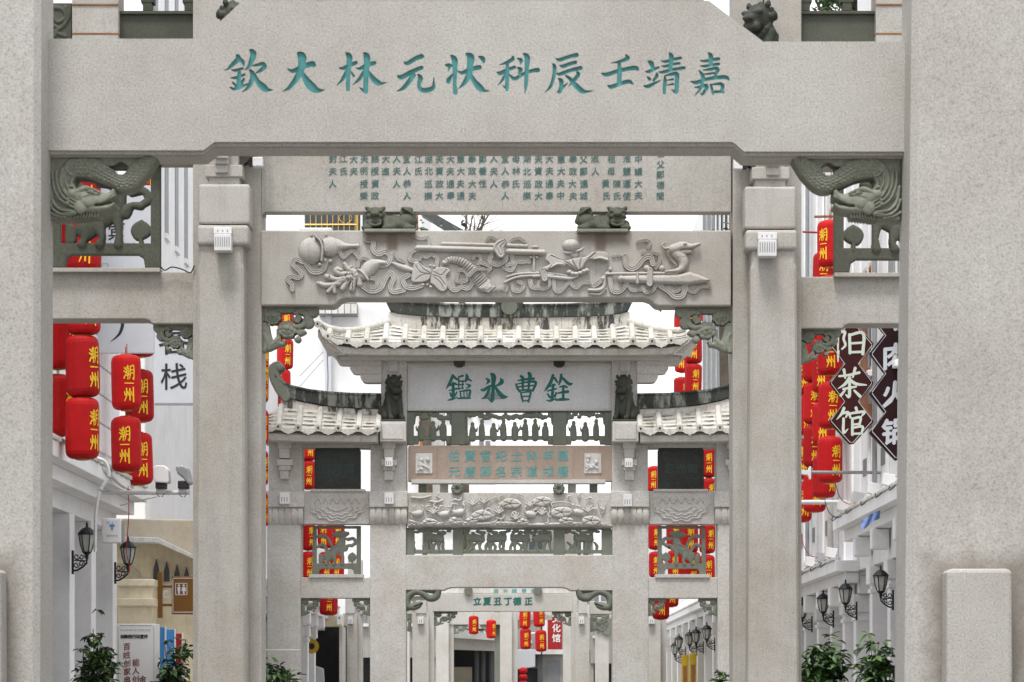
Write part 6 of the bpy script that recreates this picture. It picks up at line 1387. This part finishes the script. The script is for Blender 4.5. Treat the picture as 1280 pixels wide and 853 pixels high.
pole('pole', 'rusty bar above the topmost right lantern', px(1018, 271, 43.5), px(1049, 270.5, 43.5), .02, 'wood'); pole('pole', 'rusty red bar behind the topmost right lantern', px(1003, 290, 45), px(1026, 291, 45), .016, 'redsign')
pole('pole', 'white drop pipe hanging by the topmost right lantern', px(1003.5, 290, 45), px(1003.5, 345, 45), .01)
for k, x in enumerate((1031, 1039)): tag(obj('hanging_wire', MB().tube([px(x, 190, 42), px(x, 278, 42)], .005, 4), 'wire'), 'thin wire above the topmost right lantern, %s one' % ('left' if k == 0 else 'right'), 'wire')
# floodlight boxes and clutter along the right eaves
k = 0
for (d, zc) in ((35.6, 4.22), (37.0, 4.22), (38.6, 4.22), (40.4, 4.22), (42.2, 4.22), (43.9, 3.6), (45.4, 3.6), (47, 3.6), (48.6, 3.6), (50.2, 3.6)):
    x0 = 4.80; t = thing('floodlight', 'white floodlight on the right eaves, %s from the front right column' % ('nearest', 'second', 'third', 'fourth', 'fifth', 'sixth', 'seventh', 'eighth', 'ninth', 'tenth')[k], 'floodlight', (x0, d, zc), 'eave floodlights'); k += 1
    obj('housing', MB().prism([(x0-.09, zc+.05), (x0+.06, zc+.02), (x0+.11, zc+.17), (x0-.07, zc+.2)], d, d+.14), 'boxwhite', t, bevel=.008); obj('yoke', MB().tube([(x0-.07, d+.07, zc+.1), (x0, d+.07, zc), (x0+.1, d+.07, zc+.08)], .01, 5), 'grey', t)
    obj('cable', MB().tube(spl([(x0, d+.1, zc+.03), (x0-.12, d+.3, zc-.1), (x0-.1, d+.6, zc-.04), (x0, d+.9, zc+.03)], 5).tolist(), .008, 4), 'wire', t)
cl = thing('cloth', 'blue cloth hanging under the right eave', 'cloth', px(1090, 660, 38)); 
vs = []; fs = []
for i in range(9):
    for j in range(5): vs.append((X(1077+i*2.9, 38), 38+.03*math.sin(i*1.4+j), Z(650-i*1.6+j*(3.2-.1*i)+math.sin(i)*1.0, 38)))
for i in range(8):
    for j in range(4): fs.append((i*5+j, i*5+j+1, i*5+j+6, i*5+j+5))
obj('sheet', MB().add(vs, fs), 'cloth', cl, smooth=True)
# loose wires
def wire(label, pts, r=.006, mat='wire'): return tag(obj('cable', MB().tube(spl(pts, 6).tolist(), r, 5), mat), label, 'cable', 'cables')
wire('red lead looping below the lanterns by the front left column', [px(67, 550, 34), px(70, 575, 34), px(80, 590, 34), px(94, 588, 34), px(102, 575, 34)], .006, 'wirered')
wire('red lead dangling from the rear left lanterns past the cream house', [px(160, 608, 35), px(161, 640, 35), px(159, 672, 35), px(158, 690, 35), px(161, 704, 35), px(162, 716, 35)], .006, 'wirered')
wire('white conduit running down the left arcade front', [px(118, 572, 33), px(132, 578, 33), px(136, 596, 33), px(126, 612, 33), px(120, 640, 33), px(119, 690, 33)], .022, 'steel')
wire('grey conduit along the left cornice', [px(104, 576, 33), px(130, 588, 33.6), px(150, 606, 34.6), px(166, 614, 35.4)], .02, 'whitedirty')
wire('black cable drooping over the sill of the second archway', [px(200, 333, DB), px(206, 338, DB), px(215, 334, DB), px(228, 337, DB), px(238, 341, DB), px(243, 332, DB)], .006)
wire('red lead below the right lanterns', [px(1044, 603, 41), px(1050, 622, 41), px(1060, 630, 41), px(1070, 629, 41)], .006, 'wirered')
wire('black lead below the right lanterns', [px(1031, 626, 41), px(1036, 640, 41), px(1044, 647, 41), px(1052, 646, 41)], .006)
wire('red lead by the right column of the second archway', [px(1000, 655, 43), px(1004, 680, 43), px(1012, 694, 43), px(1022, 697, 43)], .006, 'wirered')
wire('black lamp lead beside the head of the right lion', [px(955, -5, DB), px(954, 6, DB), px(955, 12, DB)], .006); wire('thin lead curling over the right dark panel', [px(981, 2, DB+.05), px(990, 8, DB+.05), px(990, 25, DB+.05), px(993, 52, DB+.05)], .008, 'steel')
wire('far overhead wire left of the roofed archway', [px(375, 470, 90), px(404, 440, 90)], .012, 'grey'); wire('second far overhead wire left of the roofed archway', [px(375, 483, 90), px(404, 450, 90)], .012, 'grey')
wire('thin line hanging from the left eave tip of the roofed archway', [px(409, 445, DC-.3), px(410, 470, DC-.3), px(409.5, 490, DC-.3)], .01, 'grey')
# far end of the street: houses where the street bends away
def far_house(label, x0, x1, ytop, d, mat, rows, colsn, seed, arcade=True):
    rs = random.Random(seed); t = thing('far_house', label, 'building', (X((x0+x1)/2, d), d, 0), 'houses closing the far end of the street')
    obj('wall', MB().box(X(x0, d), X(x1, d), d, d+8, 3.6, Z(ytop, d)), mat, t); obj('parapet', MB().box(X(x0, d)-.1, X(x1, d)+.1, d-.2, d+.1, Z(ytop, d)-.25, Z(ytop, d)+.15), 'whitedirty', t)
    obj('shop_interior', MB().box(X(x0, d), X(x1, d), d+2, d+2.3, 0, 3.6), 'dark', t); obj('shop_beam', MB().box(X(x0, d), X(x1, d), d-.1, d+.4, 2.9, 3.62), 'fargrey', t)
    n = max(2, int((X(x1, d)-X(x0, d))/2.2))
    for k in range(n+1): xx = X(x0, d)+(X(x1, d)-X(x0, d))*k/n; obj('post', MB().box(xx-.16, xx+.16, d, d+.4, 0, 2.9), 'fargrey', t)
    h = (Z(ytop, d)-4.4)/max(1, rows)
    for r_ in range(rows):
        for c_ in range(colsn):
            xa = X(x0, d)+(c_+.22)*(X(x1, d)-X(x0, d))/colsn; xb = X(x0, d)+(c_+.78)*(X(x1, d)-X(x0, d))/colsn; za = 4.3+r_*h
            w_ = obj('window', MB().box(xa, xb, d-.06, d+.02, za, za+h*.55), rs.choice(('bluegrey', 'glass', 'darkgrey')), t); obj('mullion', MB().box((xa+xb)/2-.05, (xa+xb)/2+.05, d-.1, d-.062, za, za+h*.55), 'boxwhite', w_); obj('sill', MB().box(xa-.1, xb+.1, d-.2, d-.062, za-.14, za-.01), 'whitedirty', w_)
    return t
far_house('pale far house with barred windows behind the open carved band, left part', 545, 618, 446, 165, 'white', 5, 3, 1)
far_house('lower pale far house right of the fifth archway', 655, 742, 640, 150, 'fargrey', 2, 3, 2)
far_house('weathered far house behind the right columns of the fourth archway', 738, 832, 700, 142, 'fargrey', 1, 4, 3)
far_house('weathered far house behind the left columns of the fourth archway', 436, 548, 738, 116, 'fargrey', 1, 4, 4)
FX = thing('tiled_eave_shop', 'far shop with a dirty tiled eave and dark round columns under the fifth archway', 'building', (X(594, 128), 128, 0))
obj('eave', MB().pprism([(562,788),(566,784),(622,795),(622,801),(562,797)], 127.5, 1.6), 'whitedirty', FX); obj('fascia', MB().pprism([(562,797),(622,801),(622,814),(562,812)], 128, 1), 'graniteD', FX); obj('shop_wall', MB().box(X(555, 128), X(624, 128), 131, 134, 0, Z(800, 128)), 'dark', FX)
for x in (596, 604, 614): obj('round_column', MB().tube([(X(x, 129), 129, 0), (X(x, 129), 129, Z(812, 129))], .12, 12), 'darkgrey', FX)
obj('side_wall', MB().pbox(566, 590, 834, 880, 130.5, .3), 'soffit', FX); obj('upper_wall', MB().pbox(560, 622, 700, 786, 129, 5), 'whitedirty', FX)
FR = thing('far_shop', 'far white shop front below the red lanterns at the end of the street', 'building', (X(665, 130), 130, 0))
obj('wall', MB().box(X(645, 130), X(706, 130), 130, 136, 0, Z(740, 130)), 'fargrey', FR); obj('awning', MB().pprism([(646,812),(669,812),(669,834),(646,837)], 129.4, .5), 'panel', FR, bevel=.03); obj('doorway', MB().pbox(646, 672, 836, 880, 129.96, .1), 'dark', FR); obj('pillar', MB().pbox(672, 678, 800, 880, 129.7, .3), 'darkgrey', FR)
obj('window', MB().pbox(684, 700, 826, 880, 129.95, .1), 'bluegrey', FR); obj('ledge', MB().pbox(668, 704, 812, 818, 129.5, .5), 'whitedirty', FR)
rs_ = thing('red_sign', 'far vertical red sign with white characters beside the dome camera', 'sign', px(690, 812, 112)); obj('board', MB().pbox(684.5, 702.5, 770, 812, 112, .1), 'redsign', rs_, bevel=.01)
obj('backing', MB().pbox(677.5, 685, 772, 812, 112.02, .08), 'boxwhite', rs_); obj('post', MB().tube([px(677, 768, 112), px(677, 818, 112)], .03), 'dark', rs_)
for ch, y in (('文', 773.5), ('化', 785.5), ('馆', 798)): m = MB(); ftext(m, ch, 695.5, y, 9.5, 112, .004, .03); obj('character', m, 'boxwhite', rs_)
dm = thing('dome_camera', 'white dome camera on an arm in front of the far red lanterns', 'camera', px(661.5, 808, 104)); obj('housing', MB().lathe([(.02, .2), (.04, .12), (.1, .08), (.11, 0), (.1, -.02)], px(661.5, 804, 104), 12), 'boxwhite', dm); obj('dome', MB().lathe([(.1, -.02), (.09, -.07), (.05, -.11), (.01, -.12)], px(661.5, 804, 104), 12), 'dark', dm)
obj('arm', MB().tube([px(661.5, 796, 104), px(661.5, 792, 104), px(670, 791.5, 104)], .03), 'boxwhite', dm)
rc = thing('lantern_chain', 'far chain of small orange red lanterns by the shop doorway', 'lantern', px(654, 853, 120))
for k in range(5): obj('small_lantern', MB().lathe([(.05, 0), (.16, .06), (.18, .14), (.16, .22), (.05, .28)], px(654, 846.5-k*0+k*8-4, 120), 12), 'red', rc, smooth=True)
tg = thing('round_sign', 'round yellow sign on the far left arcade', 'sign', px(388, 808, 72.5)); obj('disc', MB().tube([px(389.5, 808, 72.5), px(389.5, 808, 72.56)], .19, 20), 'yellowdoor', tg); obj('emblem', MB().tube([px(389.5, 808, 72.48), px(389.5, 808, 72.5)], .08, 12), 'dark', tg)
ds = thing('dark_shop', 'dark shop opening under a cream beam left of the fourth archway', 'building', (X(412, 76), 76, 0)); obj('lintel_beam', MB().pbox(389, 428, 769, 783.5, 76, .6), 'cream', ds, bevel=.02); obj('interior', MB().box(X(392, 77.5), X(430, 77.5), 77.5, 80, 0, Z(782, 77.5)), 'dark', ds)
obj('jamb', MB().box(X(424, 76), X(428, 76), 76, 77.4, 0, Z(783, 76)), 'graniteD', ds); obj('counter', MB().pprism([(393,832),(404,836),(406,870),(393,870)], 75.6, .3), 'panel', ds, bevel=.02)
wb = thing('wifi_box', 'small white wifi box on the far left arcade', 'box', px(424, 777, 75.8)); obj('case', MB().pbox(421, 427, 768, 781, 75.8, .1), 'boxwhite', wb, bevel=.01); obj('blue_mark', MB().pbox(423, 425.2, 771, 774, 75.795, .004), 'blue', wb)
# ================================================================ shrubs and trees
def leaf_at(mb, c, size, rs):
    yaw, pit, rol = rs.uniform(0, 6.28), rs.uniform(-.9, .5), rs.uniform(-.6, .6)
    u = Vector((math.cos(yaw)*math.cos(pit), math.sin(yaw)*math.cos(pit), math.sin(pit))); w = u.cross(Vector((0, 0, 1))).normalized(); n = w.cross(u)
    w = w*math.cos(rol)+n*math.sin(rol); n = w.cross(u); L, B_ = size, size*.23; c = Vector(c)
    P = [c, c+u*L*.35+w*B_+n*.10*L, c+u*L*.35+n*.02*L, c+u*L*.35-w*B_+n*.10*L, c+u*L*.75+w*B_*.7+n*.05*L, c+u*L*.75-n*.02*L, c+u*L*.75-w*B_*.7+n*.05*L, c+u*L-n*.12*L]
    mb.add(P, [(0, 2, 1), (0, 3, 2), (1, 2, 5, 4), (2, 3, 6, 5), (4, 5, 7), (5, 6, 7)])
def shrub(label, x, d, w, h, ztop, n, size, seed, mats=('leaf', 'leaf2', 'leafdark')):
    rs = random.Random(seed); t = thing('potted_shrub', label, 'shrub', (x, d, 0), 'shrubs along the pavements')
    obj('planter', MB().lathe([(.2, 0), (.26, .1), (.3, .42), (.33, .46), (.31, .5), (.1, .47)], (x, d, 0), 14), 'terracotta', t, smooth=True)
    st = MB(); ms = [MB() for _ in mats]
    for k in range(9):
        a_ = rs.uniform(0, 6.28); r_ = w*rs.uniform(.2, .9)/2; top = Vector((x+r_*math.cos(a_), d+r_*math.sin(a_)*.8, ztop-rs.uniform(.0, h*.6)))
        st.tube([(x, d, .4), ((x+top.x)/2+rs.uniform(-.03, .03), (d+top.y)/2, (.4+top.z)/2+.1), top], [.016, .011, .005], 5)
        for q in range(n//9):
            f_ = rs.random()**.6; p = Vector((x, d, .5)).lerp(top, .35+.65*f_)+Vector((rs.gauss(0, w*.13), rs.gauss(0, w*.13), rs.gauss(0, h*.08)))
            m_ = ms[rs.choices((0, 1, 2), (5, 3, 3))[0]]
            for j in range(rs.randint(3, 5)): leaf_at(m_, p, size*rs.uniform(.7, 1.25), rs)
    obj('stems', st, 'bark', t)
    for m_, mt in zip(ms, mats): tag(obj('foliage', m_, mt, t), kind='stuff')
shrub('leafy green potted shrub between the left white columns and the text board', X(117, 32.4), 32.4, .5, .9, Z(786, 32.4), 270, .11, 1)
shrub('leafy shrub right of the white text board', X(214, 32.9), 32.9, .42, .7, Z(797, 32.9), 220, .12, 2)
shrub('low shrub at the foot of the left outer column of the roofed archway', X(344, 50), 50, .8, .7, Z(822, 50), 200, .15, 3)
shrub('broad leafy shrub beside the right column of the second archway', X(1020, 39), 39, .75, .8, Z(795, 39), 330, .15, 4)
shrub('leafy shrub beside the front right column', X(1094, 36), 36, .55, .8, Z(800, 36), 240, .14, 5)
shrub('small shrub in front of the right outer column of the roofed archway', X(903, 47), 47, .3, .5, Z(838, 47), 90, .15, 6)
def tree(label, x, d, ztop, zc, r, n, size, seed, bare=False, thin=1.0):
    rs = random.Random(seed); t = thing('street_tree', label, 'tree', (x, d, 0), 'trees beyond the houses'); tr = MB()
    tr.tube([(x, d, 0), (x+.1, d, zc*.5), (x-.05, d, zc)], [.25*thin, .2*thin, .12*thin], 8)
    tips = []
    for k in range(16):
        a_ = rs.uniform(0, 6.28); e_ = rs.uniform(.2, 1.4); p1 = Vector((x, d, zc-rs.uniform(0, 1.5))); L = r*rs.uniform(.7, 1.1)
        p2 = p1+Vector((math.cos(a_)*math.cos(e_), math.sin(a_)*math.cos(e_), math.sin(e_)))*L*.55; p3 = p2+Vector((math.cos(a_+.5)*math.cos(e_), math.sin(a_+.5)*math.cos(e_), math.sin(e_)*1.1))*L*.5
        tr.tube([p1, p2, p3], [.08*thin, .05*thin, .02*thin], 5); tips += [p2, p3, (p2+p3)/2]
        for q in range(4 if bare else 1):
            b_ = p2.lerp(p3, rs.random()); tr.tube([b_, b_+Vector((rs.gauss(0, .5), rs.gauss(0, .5), rs.uniform(.2, 1)))*r*.25], [.02*thin, .008*thin], 4)
    obj('trunk', tr, 'bark', t)
    if n:
        ms = [MB(), MB(), MB()]
        for k in range(n):
            c_ = rs.choice(tips); p = c_+Vector((rs.gauss(0, r*.16), rs.gauss(0, r*.16), rs.gauss(0, r*.14)))
            leaf_at(ms[rs.choices((0, 1, 2), (5, 3, 3))[0]], p, size*rs.uniform(.7, 1.3), rs)
        for m_, mt in zip(ms, ('leaf', 'leaf2', 'leafdark')): tag(obj('crown', m_, mt, t), kind='stuff')
    return t
tree('bare twiggy tree in the slot right of the left crouching lion', X(578, 150), 150, 0, 24, 4.5, 0, .3, 21, True, 1.3)
tree('green tree peeking beside the left crouching lion', X(532, 118), 118, 0, 19.0, 2.0, 900, .35, 22)
tree('green tree at the right end of the slot under the inscription board', X(905, 92), 92, 0, 14.6, 1.9, 1400, .3, 23)
tree('green tree at the top right above the second archway panel', X(1075, 60), 60, 0, 16.0, 2.6, 1600, .28, 24)
